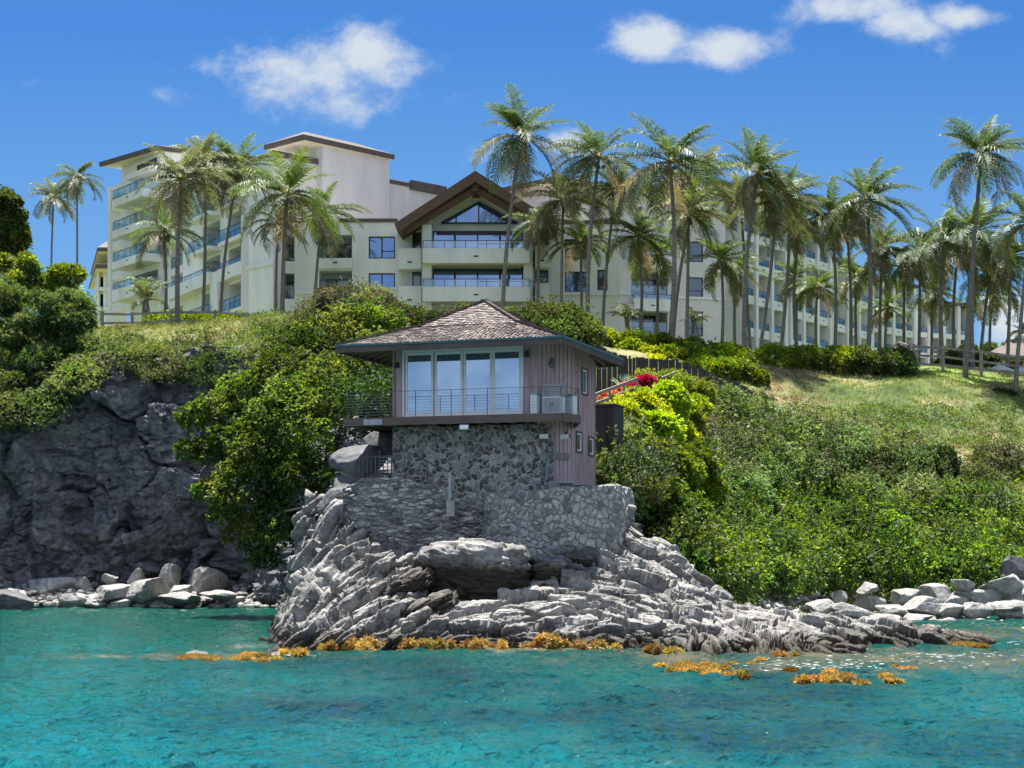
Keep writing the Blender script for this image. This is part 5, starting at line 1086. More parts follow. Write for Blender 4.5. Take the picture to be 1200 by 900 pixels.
bush('domed_shrub', lump_px([(640, 382, 34, 84), (668, 384, 30, 84), (610, 384, 24, 84), (595, 378, 18, 85), (690, 392, 18, 83), (650, 396, 30, 83)], 1, .85), 8000, MD+[(.12, .19, .035)], 'rounded dense green shrub rising behind the right slope of the shingled roof', k=6, L=.12, Wd=.06)
bush('hill_brush', lump_px([(455, 440, 30, 70), (420, 500, 30, 67), (395, 530, 26, 67), (440, 465, 28, 66), (412, 460, 26, 67), (438, 420, 26, 68), (395, 560, 20, 66.5), (430, 470, 30, 72), (470, 420, 26, 80), (440, 510, 22, 68), (400, 480, 30, 72), (500, 410, 30, 84), (560, 400, 30, 84), (620, 410, 30, 82), (455, 480, 20, 68), (420, 430, 30, 76)], 1, .9), 6000, DK+MD[:2], 'dark dense brush in shade between the big tree and the house', 'shrub', k=5, L=.16, Wd=.08)

# ------------------------------------------------------------------ scrub on top of the left cliff
r5 = np.random.default_rng(5); LS = []
for _ in range(430):
    px = r5.uniform(-45, 345); top = np.interp(px, [-45, 30, 90, 110, 260, 345], [335, 338, 352, 386, 390, 396]); bot = np.interp(px, [-45, 20, 60, 95, 120, 180, 215, 262, 345], [485, 490, 480, 440, 424, 422, 436, 428, 410])
    t = r5.uniform(0, 1)**.8
    if px > 105: t = .38+.62*t
    py = top+(bot-top)*t
    Yg_ = 102-t*14.2 if px > 95 else 99-t*13.0
    v = at(px, py, Yg_); hz = float(H(v.x, v.y)); z = max(v.z, hz+.1) if px < 95 or t > .75 else hz+r5.uniform(0, .35)
    R_ = r5.uniform(.45, 1.15) if (px < 110 or t > .6) else r5.uniform(.35, .8)
    LS.append((v.x, v.y, z, R_*1.2, R_, R_*.8))
o = bush('clifftop_scrub', LS, 42000, [(.03, .05, .015), (.06, .105, .022), (.11, .17, .035), (.17, .21, .06), (.22, .23, .09)], 'dry olive and green scrub covering and hanging over the left cliff top', kind='stuff', sub=0, k=6, L=.15, Wd=.045, shell=.3, cull=.6, low=-.9)
rf_ = np.random.default_rng(77); FS = []
for _ in range(70):
    px = rf_.uniform(-40, 98); py = rf_.uniform(332+max(0, px-60)*.6, np.interp(px, [-40, 50, 98], [500, 492, 440])); FS.append((px, py, rf_.uniform(7, 19), 87+(490-py)*.022+rf_.uniform(-.5, .8)))
bush('feathery_shrub', lump_px(FS, .9, .75), 20000, [(.035, .06, .015), (.07, .115, .028), (.12, .18, .045), (.18, .22, .08)], 'large feathery green shrub drooping down the cliff at the left edge', k=7, L=.2, Wd=.045, shell=.45, low=-.9, sub=3, cull=.55)
bush('broadleaf_tree', lump_px([(px_, py_, r_, 108+d_) for px_, py_, r_, d_ in zip(rf_.normal(2, 17, 34), rf_.uniform(232, 305, 34), rf_.uniform(7, 14, 34), rf_.uniform(-1, 1, 34)) if px_ < 12+(py_-232)*.4], .9, .9), 7000, MD+[(.11, .17, .03)], 'dark green broadleaf tree standing at the left edge of the picture', 'tree', k=5, L=.24, Wd=.12, trunk=[[W_(6, 372, 108), W_(8, 330, 108), W_(10, 290, 108), W_(6, 255, 108), .25], [W_(8, 310, 108), W_(22, 290, 108), .12]])
bush('yellow_green_shrub', lump_px([(px_, py_, r_, 100+d_) for px_, py_, r_, d_ in zip(rf_.uniform(0, 92, 26), rf_.uniform(306, 356, 26), rf_.uniform(7, 12, 26), rf_.uniform(-1, 1, 26))], .9, .9), 3600, [(.10, .16, .02), (.18, .24, .03), (.25, .28, .05)], 'yellow-green leafy shrub on the cliff top below the pair of thin palms', k=5, L=.34, Wd=.09)
# ------------------------------------------------------------------ right-hand slope
up = lambda px: np.interp(px, [690, 720, 790, 840, 900, 960, 1020, 1100, 1200, 1260], [520, 490, 468, 476, 500, 512, 545, 585, 612, 620])
def sample_slope(n, r, cond, X0=3.8, X1=50, Y0=60, Y1=101):
    out = []
    while len(out) < n:
        X = r.uniform(X0, X1, 4000); Y = r.uniform(Y0, Y1, 4000); Z = H(X, Y); px = 600+F*X/Y; py = HZ-F*(Z-CZ)/Y
        ok = cond(px, py, X, Y) & (px < 1270); out += list(zip(X[ok], Y[ok], Z[ok], px[ok], py[ok]))
    return out[:n]
r6 = np.random.default_rng(6)
pts = sample_slope(620, r6, lambda px, py, X, Y: (py > up(px)+12) & (py < 712) & (px > 712) & (Y > 62) & ((py > 552) | (px > 838)))
LT = []
for X, Y, Z, px, py in pts:
    R_ = r6.uniform(.55, 1.15); h = R_*r6.uniform(.3, 1.6)*(1.25 if py > 560 else .95); 
    if py > 690: h = max(h, 1.3-.0*R_)
    LT.append((X, Y, Z+h, R_, R_, R_*1.0))
front_ = [l for l in LT if l[2] < 5.2]; rear_ = [l for l in LT if l[2] >= 5.2]
bush('shoreline_thicket', front_, 27000, [(.028, .057, .014), (.068, .122, .022), (.123, .208, .033), (.220, .316, .055)], 'dense bright-tipped green thicket above the right-hand shore boulders', kind='stuff', sub=0, k=6, L=.19, Wd=.085, shell=.34, cull=.66, low=-.8)
bush('slope_thicket', rear_, 31000, [(.037, .064, .017), (.075, .122, .032), (.112, .172, .045), (.175, .237, .079), (.250, .302, .135)], 'dusty olive thicket covering the middle of the right-hand slope', kind='stuff', sub=0, k=6, L=.17, Wd=.065, shell=.36, cull=.66, low=-.8)
# upright leafy shoots that break the outline
r7 = np.random.default_rng(7)
def shoots(name, base, n, cols, label, h0, h1):
    C = []; D = []
    for _ in range(n):
        l = base[r7.integers(len(base))]; a = r7.uniform(0, 6.3); rr = r7.uniform(0, 1)**.5; p = np.array([l[0]+math.cos(a)*rr*l[3], l[1]+math.sin(a)*rr*l[4], l[2]+l[5]*math.sqrt(max(0, 1-rr*rr))*.9])
        h = r7.uniform(h0, h1); d = np.array([r7.normal()*.22, r7.normal()*.22-.1, 1.0])
        for t in np.linspace(.1, 1, 7): C.append(p+d*h*t+r7.normal(size=3)*.05*(1.3-t)); D.append(unit(d+r7.normal(size=3)*.8))
    cols = np.array(cols); c = cols[r7.integers(len(cols), size=len(C))]
    V, Cc = rosettes(np.array(C), np.array(D), 5, .14, .06, c, .3, .9, r7)
    tag(link(name, quads_mesh(name, V, Cc), M['leaf']), label, None, None, 'stuff')
shoots('shoreline_shoots', front_, 900, BR+MD[1:], 'upright bright leafy shoots along the front of the right-hand thicket', .4, .9)
shoots('slope_shoots', rear_, 1000, OL+MD[1:], 'upright dusty shoots above the mid-slope thicket', .35, .8)
# individual shrubs of the slope
def shrub_px(Ls, n, cols, label, name='coastal_shrub', grp=None, **k): return bush(name, lump_px(Ls, .9, .9), n, cols, label, group=grp, **k)
NB = [(.16, .23, .012), (.26, .34, .018), (.36, .43, .05)]
shrub_px([(752, 492, 32, 70), (778, 475, 28, 72), (730, 490, 22, 69), (770, 510, 28, 69), (745, 470, 18, 74), (722, 480, 14, 72), (800, 492, 24, 75), (795, 520, 24, 73), (815, 478, 16, 78), (735, 515, 20, 68)], 13000, NB, 'bright lime-green broadleaf shrub on the slope right of the dark shed', k=6, L=.16, Wd=.085)
shrub_px([(765, 545, 34, 67), (790, 560, 30, 67), (815, 545, 26, 70), (822, 572, 22, 70), (770, 580, 30, 66), (745, 560, 18, 66)], 6000, NB[:2]+BR, 'bright green broadleaf shrub directly below the lime-green one, right of the stone walls', k=6, L=.16, Wd=.08)
shrub_px([(775, 620, 34, 65), (800, 640, 32, 66), (825, 665, 26, 67), (795, 600, 28, 66), (768, 600, 18, 65)], 6500, BR+MD, 'mid-green leafy shrub on the low slope just right of the headland rocks', k=6, L=.16, Wd=.08)
shrub_px([(815, 500, 22, 80), (830, 520, 22, 79), (805, 520, 18, 78)], 2800, [(.10, .09, .05), (.13, .12, .08), (.07, .08, .04)], 'grey-brown twiggy shrub on the slope among the green ones', name='dry_shrub', k=5, L=.13, Wd=.035, shell=.3)
shrub_px([(760, 456, 22, 82), (790, 455, 22, 82), (820, 462, 18, 83)], 3600, [(.10, .14, .02), (.16, .21, .03), (.22, .25, .05)], 'yellow-green low shrub spilling over just below the dark board fence', k=6, L=.15, Wd=.05, shell=.25)
shrub_px([(850, 440, 18, 94), (868, 436, 16, 95), (885, 446, 14, 94), (838, 436, 12, 93)], 3000, NB[:2]+BR, 'bright green bush on the lawn side of the stepping dark fence', k=6, L=.15, Wd=.08)
shrub_px([(1078, 545, 24, 86.5), (1100, 540, 22, 87), (1058, 552, 16, 86), (1090, 556, 20, 86)], 3200, DK+MD, 'dark green mounded shrub in the middle of the open right-hand slope', k=6, L=.12, Wd=.07)
shrub_px([(1175, 466, 12, 97), (1188, 468, 9, 97), (1165, 470, 8, 97)], 1300, DK, 'small dark shrub on the lawn edge near the leaning palm', k=5, L=.12, Wd=.05)
shrub_px([(1058, 494, 9, 94), (1048, 492, 6, 94)], 500, DK, 'tiny dark shrub alone on the dry grass slope', k=5, L=.12, Wd=.05)
shrub_px([(1170, 540, 26, 88), (1200, 555, 24, 88), (1140, 560, 22, 87)], 3200, OL+MD, 'olive low shrub on the right-hand slope near the picture edge', k=5, L=.13, Wd=.05)
bush('vine_ground_cover', [(X, Y, Z-.05, r_, r_, r_*.32) for (X, Y, Z, px, py), r_ in zip(sample_slope(230, r6, lambda px, py, X, Y: (py > 478) & (py < up(px)+20) & (px > 930)), np.random.default_rng(1).uniform(.5, 1.3, 230))], 20000, [(.045, .08, .018), (.09, .145, .026), (.14, .20, .04), (.19, .22, .07)], 'low green creepers covering the upper part of the right-hand slope', kind='stuff', sub=0, k=4, L=.12, Wd=.06, shell=.3, low=0)
bush('verge_shrub', lump_px([(678, 400, 12, 95), (692, 406, 12, 93), (705, 402, 10, 96), (668, 396, 10, 96)], 1, .9), 1800, MD+BR, 'small mixed green shrub filling the gap between domed shrub, dark fence and lime hedge', k=6, L=.16, Wd=.08)
# ornamental grass and tussocks
def grass_mesh(name, P, n_b, h0, h1, wd, cols, lean=.5, r=rng):
    m = len(P)*n_b; B = np.repeat(P, n_b, 0)+r.normal(size=(m, 3))*np.array([.12, .12, .02]); d = unit(np.c_[r.normal(size=(m, 2))*lean, np.ones(m)]); h = r.uniform(h0, h1, (m, 1)); s = unit(np.cross(d, r.normal(size=(m, 3))))*wd
    tip = B+d*h; tip[:, 2] -= h[:, 0]*.25*r.uniform(0, 1, m); mid = B+d*h*.55
    V = np.stack([B-s, B+s, mid+s*.8, tip], 1); cols = np.array(cols); c = cols[r.integers(len(cols), size=m)]*r.uniform(.7, 1.25, (m, 1)); return quads_mesh(name, V, c)
gp = sample_slope(5200, r6, lambda px, py, X, Y: (py > 425) & (py < up(px)+10) & (px > 850), Y1=103); gp = np.array(gp)
dry = fbm(gp[:, :3]*.25, 3, 8) > .10
tag(link('dry_grass', grass_mesh('dry_grass', gp[dry][:, :3], 9, .12, .34, .012, [(.28, .23, .12), (.34, .28, .16), (.22, .18, .09), (.15, .15, .06)]), M['grassblade']), 'straw-coloured dry grass on the crest of the right-hand slope', None, None, 'stuff')
tag(link('green_grass', grass_mesh('green_grass', gp[~dry][:, :3], 9, .10, .28, .012, [(.12, .18, .03), (.16, .22, .045), (.09, .14, .02), (.2, .22, .07)]), M['grassblade']), 'green grass tufts on the right-hand slope', None, None, 'stuff')
lg = []
while len(lg) < 3800:
    X = r6.uniform(-30, -9, 500); Y = r6.uniform(95, 105, 500); lg += list(zip(X, Y, H(X, Y)))
tag(link('clifftop_grass', grass_mesh('clifftop_grass', np.array(lg), 8, .12, .4, .014, [(.16, .2, .04), (.22, .23, .06), (.3, .25, .12), (.1, .15, .03)]), M['grassblade']), 'green and straw grass along the left cliff top in front of the rail fence', None, None, 'stuff')
la = np.c_[r6.uniform(14, 58, 6000), r6.uniform(100.8, 116, 6000)]; la = np.c_[la, H(la[:, 0], la[:, 1])+.05]
tag(link('lawn_grass', grass_mesh('lawn_grass', la, 7, .05, .13, .012, [(.11, .18, .025), (.14, .21, .03), (.2, .22, .05)]), M['grassblade']), 'short mown lawn grass on the crest at the right', None, None, 'stuff')
p = at(742, 568, 63.8); gx = np.random.default_rng(2); T_ = np.c_[p.x+gx.normal(size=70)*.42, p.y+gx.normal(size=70)*.35, np.full(70, p.z-.5)+gx.uniform(-.3, .45, 70)]
tag(link('grass_clump', grass_mesh('grass_clump', T_, 60, .35, .85, .010, [(.24, .26, .06), (.32, .3, .09), (.18, .22, .04)], .55), M['grassblade']), 'yellowish fountain grass clump just right of the corner of the house', 'grass clump')
p = at(722, 530, 64); T_ = np.c_[p.x+gx.normal(size=50)*.5, p.y+gx.normal(size=50)*.35, np.full(50, p.z-.9)+gx.uniform(-.5, .5, 50)]
tag(link('grass_clump', grass_mesh('grass_clump', T_, 60, .4, 1.0, .010, [(.05, .08, .02), (.09, .13, .03), (.12, .15, .03)], .5), M['grassblade']), 'dark green grass clump in shade against the right wall of the house', 'grass clump')
# hedges
def hedge(pxa, pxb, pyt, pyb, Y, n, cols, label, name='hedge', **k):
    r = np.random.default_rng(int(pxa)); L = []; hp_ = (pyb-pyt)
    for px in np.arange(pxa, pxb, 7.5):
        tp_ = np.interp(px, [pxa, pxb], [pyt[0], pyt[1]]) if hasattr(pyt, '__len__') else pyt
        for kk in range(3):
            py = r.uniform(tp_+8, max(pyb-6, tp_+9)); L.append((px+r.uniform(-4, 4), py, r.uniform(10, 15), Y+r.uniform(-1, 1.2)-max(0, py-408)*.15*(pxa < 880 and pxa > 600)))
    return bush(name, lump_px(L, 1.2, 1.0), n, cols, label, 'hedge', sub=1, **k)
hedge(690, 776, np.array([390, 394]), 442, 98, 12000, NB, 'bright lime hedge between the dark fence and the tall palm trunk, left of it', k=6, L=.17, Wd=.09)
hedge(784, 868, np.array([396, 408]), 448, 98.5, 12000, NB[:2]+BR, 'bright lime hedge right of the tall palm trunk above the stepping fence', k=6, L=.17, Wd=.09)
hedge(892, 1000, np.array([408, 410]), 436, 100.5, 11000, NB[:2]+MD[2:], 'clipped bright green hedge on the lawn crest at the centre right', k=6, L=.15, Wd=.08)
hedge(1000, 1062, np.array([410, 413]), 439, 100.2, 7000, MD+DK[1:], 'darker green clipped bush closing the right end of the crest hedge', k=6, L=.15, Wd=.08)
hedge(182, 345, np.array([373, 374]), 388, 107, 9500, NB[:2]+BR, 'low bright green hedge behind the rail fence on the left cliff top', k=6, L=.15, Wd=.08)
bush('flowering_shrub', lump_px([(1118, 424, 12, 112), (1140, 424, 11, 113), (1160, 422, 9, 114), (1105, 430, 9, 112)], 1, .9), 2600, MD+[(.3, .3, .24)], 'pale-flecked green shrub behind the rail fence left of the pavilion', k=5, L=.2, Wd=.09)
bush('treetop', lump_px([(1135, 413, 9, 140), (1160, 411, 8, 140), (1185, 408, 8, 140), (1110, 414, 8, 140)], 1, .9), 1400, MD, 'distant low green treetops above the pavilion roof', 'tree', k=5, L=.3, Wd=.16)
# flower bed by the stair
fb0 = []
for i, (px, py, w_, c_, lb) in enumerate(((741, 455, 13, [(.45, .02, .03), (.55, .05, .06), (.3, .02, .02)], 'crimson bromeliads massed beside the stair railing'), (755, 448, 10, [(.35, .02, .04), (.25, .02, .03)], 'dark red leafy plants at the foot of the dark fence right of the agave'), (716, 466, 12, [(.55, .2, .12), (.5, .3, .15), (.45, .1, .06)], 'salmon-orange bedding plants at the lower left of the stair railing'), (733, 466, 12, [(.55, .08, .06), (.5, .25, .12)], 'orange-red bedding plants behind the middle of the stair railing'))):
    p, d, idx = lump_surface(lump_px([(px, py, w_, 76), (px+w_*.6, py-1, w_*.6, 76)], 1, .5), 420); V, C = rosettes(p, d, 6, .2, .05, np.array(c_)[rng.integers(len(c_), size=len(p))], .3); tag(link('red_plant', quads_mesh('red_plant', V, C), M['leaf']), lb, 'plant')
p = at(731, 447, 77); C_ = np.tile(np.array([[p.x, p.y, p.z-.35]]), (26, 1)); D_ = unit(np.c_[rng.normal(size=(26, 2)), rng.uniform(.2, 1.4, 26)])
V, C = rosettes(C_, D_, 3, .75, .09, np.tile([[.22, .32, .22]], (26, 1)), .2, .2); tag(link('agave', quads_mesh('agave', V, C), M['leaf']), 'spiky pale green agave in front of the dark fence beside the red flowers', 'plant')

# ------------------------------------------------------------------ palms
def frond(base, azim, e0, L, r, wind, col, droop=1.0, nl=50):
    n = 15; t = np.linspace(0, 1, n); pts = [np.array(base, float)]; h = np.array([math.cos(azim), math.sin(azim), 0])
    el_ = e0
    for i in range(1, n):
        el_c = e0-droop*(1.25*t[i]**1.35); d = h*math.cos(el_c)+np.array([0, 0, math.sin(el_c)])+wind*t[i]*.55; d /= np.linalg.norm(d); pts.append(pts[-1]+d*L/(n-1))
    P = np.array(pts); T = unit(np.gradient(P, axis=0))
    tt = np.linspace(.14, .995, nl); ci = tt*(n-1); i0 = np.minimum(ci.astype(int), n-2); f = (ci-i0)[:, None]; B = P[i0]*(1-f)+P[i0+1]*f; Tn = unit(T[i0]*(1-f)+T[i0+1]*f)
    side = unit(np.cross(Tn, np.array([0, 0, 1])+.001)); upv = np.cross(side, Tn)
    V = []; C = []
    prof = L*.27*np.sin(np.pi*np.clip(tt*.93+.07, 0, 1))**.55*(1-.25*tt)
    for s in (-1, 1):
        l = (prof*r.uniform(.8, 1.15, nl))[:, None]
        d1 = unit(side*s*.95+Tn*.55+upv*.28+r.normal(size=(nl, 3))*.10+wind*.35); d2 = unit(d1*.6+np.array([0, 0, -1])*r.uniform(.2, 1.0, (nl, 1))*droop+wind*.5+Tn*.15)
        M1 = B+d1*l*.45; E = M1+d2*l*.6; w = np.clip(l*.035, .018, .028); wv_ = unit(np.cross(d1, upv))*w
        V.append(np.stack([B-wv_*.7, B+wv_*.7, M1+wv_, M1-wv_], 1)); V.append(np.stack([M1-wv_, M1+wv_, E+wv_*.15, E-wv_*.15], 1))
        c = np.clip(col*r.uniform(.65, 1.4, (nl, 1)), .01, 1); tipc = c*.8+np.array([.28, .26, .18])*r.uniform(.0, .6, (nl, 1)); C += [c, tipc]
    wr = np.linspace(.045, .012, n)[:, None]; sd = unit(np.cross(T, np.array([0, 0, 1])+.001))
    for off in (sd, np.cross(sd, T)): V.append(np.stack([P[:-1]-off[:-1]*wr[:-1], P[:-1]+off[:-1]*wr[:-1], P[1:]+off[1:]*wr[1:], P[1:]-off[1:]*wr[1:]], 1)); C.append(np.tile([.28, .27, .12], (n-1, 1)))
    return np.concatenate(V), np.concatenate(C)
def palm(cx, cy, bx, by, rp, Y, label, seed, nf=24, wind=(.25, -.1, 0), tone=0, lean=0, name='coconut_palm', cat='palm tree', trunk_r=.16):
    r = np.random.default_rng(seed); top = np.array(at(cx, cy, Y)); b = pl(bx, Y+lean); gz = float(H(b.x, b.y)); R_ = rp*Y/F
    o = empty(name, (b.x, b.y, gz)); tag(o, label, cat, 'coconut palms around the hotel')
    base = np.array([b.x, b.y, gz-.2]); n = 12; pts = []; sw = r.normal()*.02
    for i in range(n+1):
        t = i/n; hx = t**1.25 if abs(cx-bx) > 8 else t; p = base+(top-base)*np.array([hx, t, t]); p[0] += math.sin(t*math.pi)*(top[2]-base[2])*sw; pts.append(p)
    mb = MB(); mb.tube(pts, [trunk_r*(1.35 if i == 0 else 1.08-.42*i/n) for i in range(n+1)], 9); mb.build('trunk', M['palmtrunk'], o, smooth=True)
    V = []; C = []; w = np.array(wind)*r.uniform(.6, 1.5); L = R_*1.3
    base_c = [np.array([.05, .092, .018]), np.array([.095, .118, .042]), np.array([.068, .12, .018])][tone]
    for k in range(nf):
        u = (k+.5)/nf; az_ = k*2.39996+r.normal()*.5; e0 = math.radians(72-104*u**.85+r.normal()*12); l = L*(.72+.34*min(1, u*2.2))*r.uniform(.85, 1.1)
        col = base_c*(1.15-.25*u) if u < .82 else np.array([.20, .165, .085])*r.uniform(.6, 1.1)
        a, c = frond(pts[-1]+np.array([0, 0, .05]), az_, e0, l, r, w, col, droop=.58+.55*u*r.uniform(.5, 1.4)); V.append(a); C.append(c)
    link('crown', quads_mesh('crown', np.concatenate(V), np.concatenate(C)), M['frond'], o)
    if tone != 1 or seed % 2:
        nb = MB()
        for k in range(8):
            a_ = r.uniform(0, 6.3); q = pts[-1]+np.array([math.cos(a_)*.3, math.sin(a_)*.3, -.28-r.uniform(0, .3)]); nb.tube([q+np.array([0, 0, .15]), q+np.array([0, 0, .08]), q-np.array([0, 0, .06]), q-np.array([0, 0, .14])], [.04, .12, .12, .03], 7)
        nb.build('coconuts', M['palmtrunk'], o)
    return o
PALMS = [
 (63, 232, 68, 330, 30, 165, 'lower, left palm of the thin pair at the far left of the picture', 1, 0),
 (90, 208, 88, 330, 30, 160, 'taller, right palm of the thin pair at the far left of the picture', 0, 0),
 (212, 210, 208, 388, 52, 104, 'straw-tinted palm whose pale trunk crosses the left rail fence, in front of the balconies', 1, 0),
 (240, 192, 236, 372, 46, 116, 'tall palm with a bunched spiky top in the left cluster, its trunk between two others', 1, 0),
 (279, 200, 258, 372, 46, 118, 'palm with a slanting trunk and dark green head, rightmost in the left cluster', 2, 0),
 (192, 272, 193, 375, 40, 113, 'shorter palm with long drooping side fronds left of the left cluster', 2, 0),
 (337, 228, 331, 374, 62, 110, 'broad full palm standing alone in front of the beige wall, left of centre', 2, 0),
 (326, 262, 324, 374, 30, 119, 'slim palm half hidden behind the broad full palm', 1, 0),
 (378, 250, 368, 372, 42, 118, 'palm overlapping the right side of the broad full palm, with drooping fronds', 0, 0),
 (611, 160, 588, 372, 58, 114, 'tall solitary palm with a leaning trunk rising in front of the brown gable', 0, 0),
 (660, 235, 657, 372, 48, 116, 'drooping pale palm directly right of the brown gable', 1, 0),
 (702, 185, 690, 372, 56, 112, 'tall palm with an upright head, second to the right of the gable', 0, 0),
 (722, 222, 706, 385, 46, 116, 'palm with a slanting trunk just right of the tall upright-headed one', 0, 0),
 (680, 285, 680, 368, 36, 119, 'low palm in front of the blue window right of the gable', 2, 0),
 (748, 278, 747, 388, 42, 117, 'small palm in front of the balconies left of the tallest centre-right trunk', 2, 0),
 (785, 190, 784, 420, 64, 100, 'tall palm with a thick straight trunk and wide head rising from the lime hedge', 0, 0),
 (818, 212, 788, 400, 50, 112, 'palm with a strongly leaning trunk crossing behind the thick straight trunk', 1, 0),
 (807, 250, 804, 420, 44, 106, 'slender straight palm just right of the thick straight trunk', 2, 0),
 (845, 305, 845, 410, 38, 109, 'low yellow-green palm with a dark hanging skirt in front of the balconies', 2, 0),
 (868, 232, 880, 410, 40, 114, 'pale palm head partly behind the windblown pair at centre right', 1, 0),
 (888, 205, 873, 425, 56, 101, 'tall windblown palm with dark head and trunk at the left end of the crest hedge', 0, 1),
 (910, 238, 888, 420, 48, 104, 'windblown palm with a leaning trunk right behind the tall dark-headed one', 1, 1),
 (926, 232, 914, 412, 46, 109, 'palm at the right of the windblown group with curved trunk', 0, 1),
 (975, 252, 978, 412, 44, 108, 'dark-headed palm above the left part of the crest hedge', 0, 1),
 (958, 338, 959, 408, 30, 118, 'small low palm before the far wing, left of the dark-headed one', 2, 0),
 (1016, 235, 1016, 412, 54, 104, 'broad palm with a straight thick trunk rising behind the middle of the crest hedge', 0, 1),
 (1003, 325, 1005, 410, 32, 120, 'low green palm head between the dark-headed palm and the broad one', 2, 0),
 (1034, 290, 1030, 410, 42, 116, 'palm just right of the broad straight-trunked one, head lower', 0, 1),
 (1060, 315, 1060, 415, 40, 116, 'drooping palm above the right end of the crest hedge', 2, 0),
 (1040, 362, 1040, 412, 28, 122, 'very low palm hanging over the right part of the crest hedge', 2, 0),
 (1092, 345, 1091, 415, 32, 119, 'low palm in front of the blue windows at the far right wing', 2, 0),
 (1108, 285, 1105, 435, 52, 108, 'large feathery palm left of the tallest right-hand palm, behind the fence post', 0, 1),
 (1150, 182, 1131, 438, 56, 100.5, 'tallest palm at the right, long curved leaning trunk from the lawn', 0, 1),
 (1143, 272, 1140, 432, 52, 107, 'green palm head directly behind the tallest right-hand palm', 2, 1),
 (1160, 325, 1148, 432, 44, 112, 'spreading palm with low green fronds right of the tallest trunk', 2, 1),
 (1163, 350, 1162, 425, 32, 121, 'small palm against the white cloud at the right', 0, 0),
 (1207, 262, 1189, 446, 50, 97, 'leaning palm cut by the right edge, thick trunk in front of the pavilion', 0, 1),
 (938, 262, 936, 410, 40, 112, 'palm filling the gap between the windblown group and the dark-headed palm', 0, 1),
 (992, 262, 996, 410, 40, 113, 'palm head pressed between the dark-headed palm and the broad one', 1, 1),
 (1078, 298, 1076, 415, 42, 114, 'palm just left of the large feathery palm at the right', 0, 1),
 (1122, 300, 1120, 425, 40, 112, 'green palm head between the large feathery palm and the tallest trunk', 2, 1),
 (1185, 300, 1180, 425, 42, 110, 'palm head between the tallest right-hand palm and the leaning palm at the edge', 0, 1),
 (862, 318, 862, 410, 34, 118, 'low palm head behind the windblown pair above the crest hedge', 2, 0),
 (932, 325, 930, 410, 32, 121, 'low palm before the far wing at centre right, left of the small low one', 0, 0),
 (632, 262, 632, 368, 34, 119, 'palm head half hiding the right eave of the brown gable', 0, 0),
 (770, 300, 768, 400, 34, 120, 'low shaded palm head behind the thick straight trunk', 0, 0),
 (1196, 388, 1196, 410, 14, 170, 'tiny far palm against the cloud at the right edge', 1, 0)]
for i, (cx, cy, bx, by, rp, Y, lb, tone, wnd) in enumerate(PALMS):
    palm(cx, cy, bx, by, rp, Y, lb, 40+i*3, nf=29 if rp > 40 else 24, wind=(.55, -.1, .05) if wnd else (.2, -.05, 0), tone=tone, trunk_r=.15 if rp > 50 else .12)
# small clumping palms
def areca(px, py, rp, Y, seed, label, col=(.05, .085, .02), n=16, name='clumping_palm'):
    r = np.random.default_rng(seed); p = at(px, py, Y); gz = float(H(p.x, p.y)); V = []; C = []; R_ = rp*Y/F; o = empty(name, (p.x, p.y, gz)); tag(o, label, 'palm tree')
    for k in range(n):
        a, c = frond(np.array([p.x+r.normal()*.15, p.y+r.normal()*.15, p.z]), k*2.4, math.radians(r.uniform(15, 85)), R_*1.2, r, np.zeros(3), np.array(col)*r.uniform(.7, 1.6), 1.0, 30); V.append(a); C.append(c)
    link('crown', quads_mesh('crown', np.concatenate(V), np.concatenate(C)), M['frond'], o); mb = MB()
    for k in range(4): mb.tube([(p.x+r.normal()*.25, p.y+r.normal()*.2, gz-.1), (p.x+r.normal()*.1, p.y, p.z+.1)], [.06, .05], 6)
    mb.build('trunk', M['palmtrunk'], o)
areca(171, 352, 30, 109, 3, 'dark bushy clumping palm at the foot of the stepped hotel on the left'); areca(168, 340, 18, 110, 4, 'upright bright-centred palm clump rising out of the dark bushy one', (.09, .15, .02))
areca(735, 372, 22, 112, 5, 'small light-trunked fan of fronds by the wall behind the lime hedge', (.09, .12, .04)); areca(812, 376, 20, 113, 6, 'dark arching clump before the balcony between the leaning palm and the low yellow one', (.03, .05, .015)); areca(806, 452, 14, 84, 7, 'small yellow-green arching palm poking over the dark fence', (.22, .27, .03), 12)

# ------------------------------------------------------------------ seaweed and wash at the waterline
def weed(name, spots, n, cols, label, flat=.3, L=.12, Wd=.04):
    ls = []
    for px, py, wpx, h in spots:
        Y = 6000/(py-HZ); k_ = Y/F; m = max(1, int(wpx/7))
        for j in range(m):
            x = (px-600-wpx/2+(j+.5)*wpx/m)*k_; rr = 7*k_*rng.uniform(.8, 1.4); js = .5 if h < .1 else .15
            if rng.uniform() < .25: continue
            rr *= rng.uniform(.5, 1.25); ls.append((x+rng.normal()*.1, Y+rng.normal()*js, h*.1, rr, rr*rng.uniform(.7, 1.5), h*rng.uniform(.5, 1.4)))
    me = foliage_mesh(name, ls, n, cols, k=5, L=L, Wd=Wd, shell=.2, low=-.1, spread=1.2)
    return tag(link(name, me, M['weed']), label, None, None, 'stuff')
YW = [(.22, .145, .035), (.36, .25, .06), (.46, .34, .11), (.13, .075, .025)]
weed('seaweed_fringe', [(405, 762.5, 70, .24), (460, 761, 24, .2), (517, 761.5, 76, .2), (580, 760.5, 34, .18), (618, 760, 30, .18), (655, 760, 40, .26), (697, 761, 44, .18), (782, 766, 30, .18), (350, 768, 30, .2)], 6500, YW, 'golden seaweed fringe along the waterline of the headland', L=.13, Wd=.03)
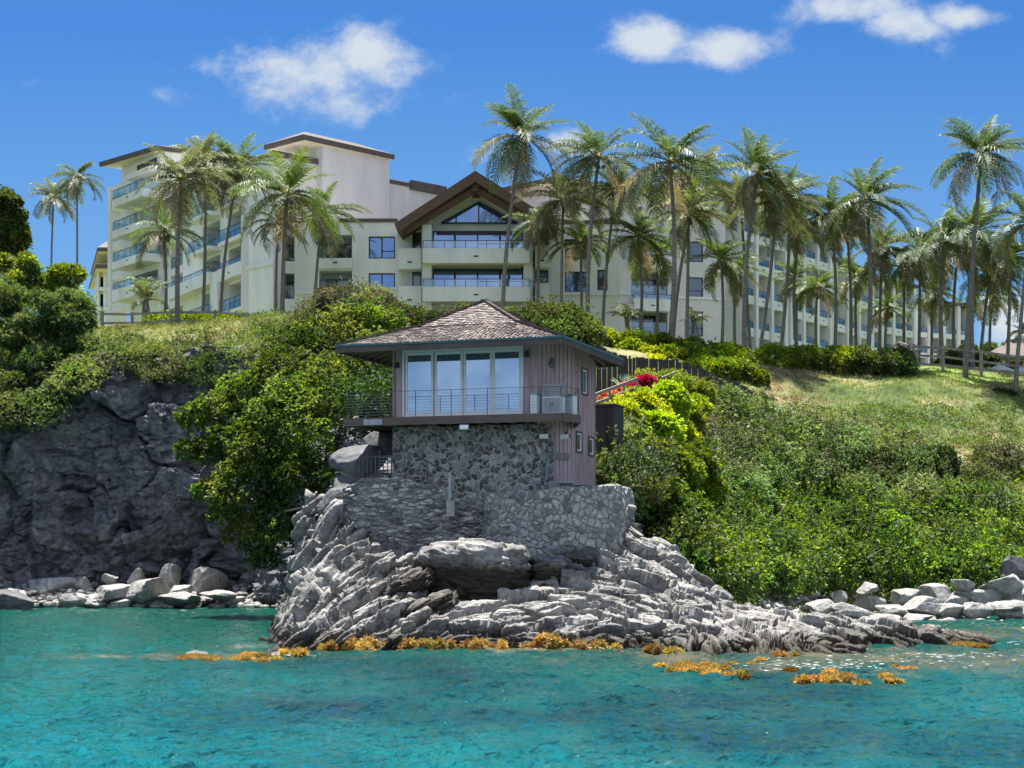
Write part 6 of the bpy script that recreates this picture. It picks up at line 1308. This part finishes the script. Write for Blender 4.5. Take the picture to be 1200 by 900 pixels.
weed('seaweed_mat', [(835, 783, 70, .035), (800, 788, 60, .03), (850, 790, 80, .03), (875, 777, 40, .035), (785, 783, 30, .05), (985, 795, 40, .035), (960, 799, 36, .05), (1000, 799, 30, .05), (925, 787, 20, .03), (1040, 795, 30, .04), (1055, 786, 24, .03), (1130, 758, 30, .08), (250, 772, 70, .03), (300, 772, 60, .06), (920, 770, 30, .1)], 9000, YW, 'golden brown seaweed mats breaking the water right of the headland', L=.10, Wd=.04)

# bare dead branches sticking out of the thickets, and white flecks for foam and painted sun glints on the shallows
tw_ = MB(); rt_ = np.random.default_rng(31)
for _ in range(150):
    l = (front_+rear_)[rt_.integers(len(front_)+len(rear_))]; p = Vector((l[0]+rt_.normal()*.2, l[1]-l[4]*.8, l[2]+rt_.uniform(-.2, .8)*l[5])); pts = [p]
    d = Vector((rt_.normal()*.7, -.35+rt_.normal()*.3, abs(rt_.normal())*.7+.15)).normalized()
    for q in range(4): d = (d+Vector((rt_.normal()*.25, rt_.normal()*.25, rt_.normal()*.2))).normalized(); pts.append(pts[-1]+d*rt_.uniform(.15, .4))
    tw_.tube(pts, [.020, .016, .012, .009, .005], 5)
tag(tw_.build('bare_branches', M['bark']), 'thin bare grey branches sticking out of the right-hand thickets', None, None, 'stuff')
n_ = 1100; fx = []; fc = [(9, 43.5, 3.0, .7), (12, 46.5, 2.5, .5), (7.2, 42.2, 1.6, .5), (2, 50, 8, .25), (14.5, 52.5, 1.6, .4), (-6.5, 47, .8, .3)]
for _ in range(n_):
    c = fc[rt_.integers(len(fc))]; fx.append((c[0]+rt_.normal()*c[2]*.6, c[1]+rt_.normal()*c[3], rt_.uniform(.01, .035)))
fx = np.array(fx); a = rt_.uniform(.02, .09, (n_, 1)); b = a*rt_.uniform(.3, .8, (n_, 1)); zf = wave(fx[:, 0], fx[:, 1])[:, None]+.012
cx_ = np.c_[fx[:, :2], zf[:, 0]]; ex = np.array([1, 0, 0])*a; ey = np.array([0, 1, 0])*b
foam = quads_mesh('foam_glints', np.stack([cx_-ex, cx_-ey, cx_+ex, cx_+ey], 1)); tag(link('foam_glints', foam, M['white']), 'scattered white flecks of foam and painted sun glints on the shallows by the headland', None, None, 'stuff')
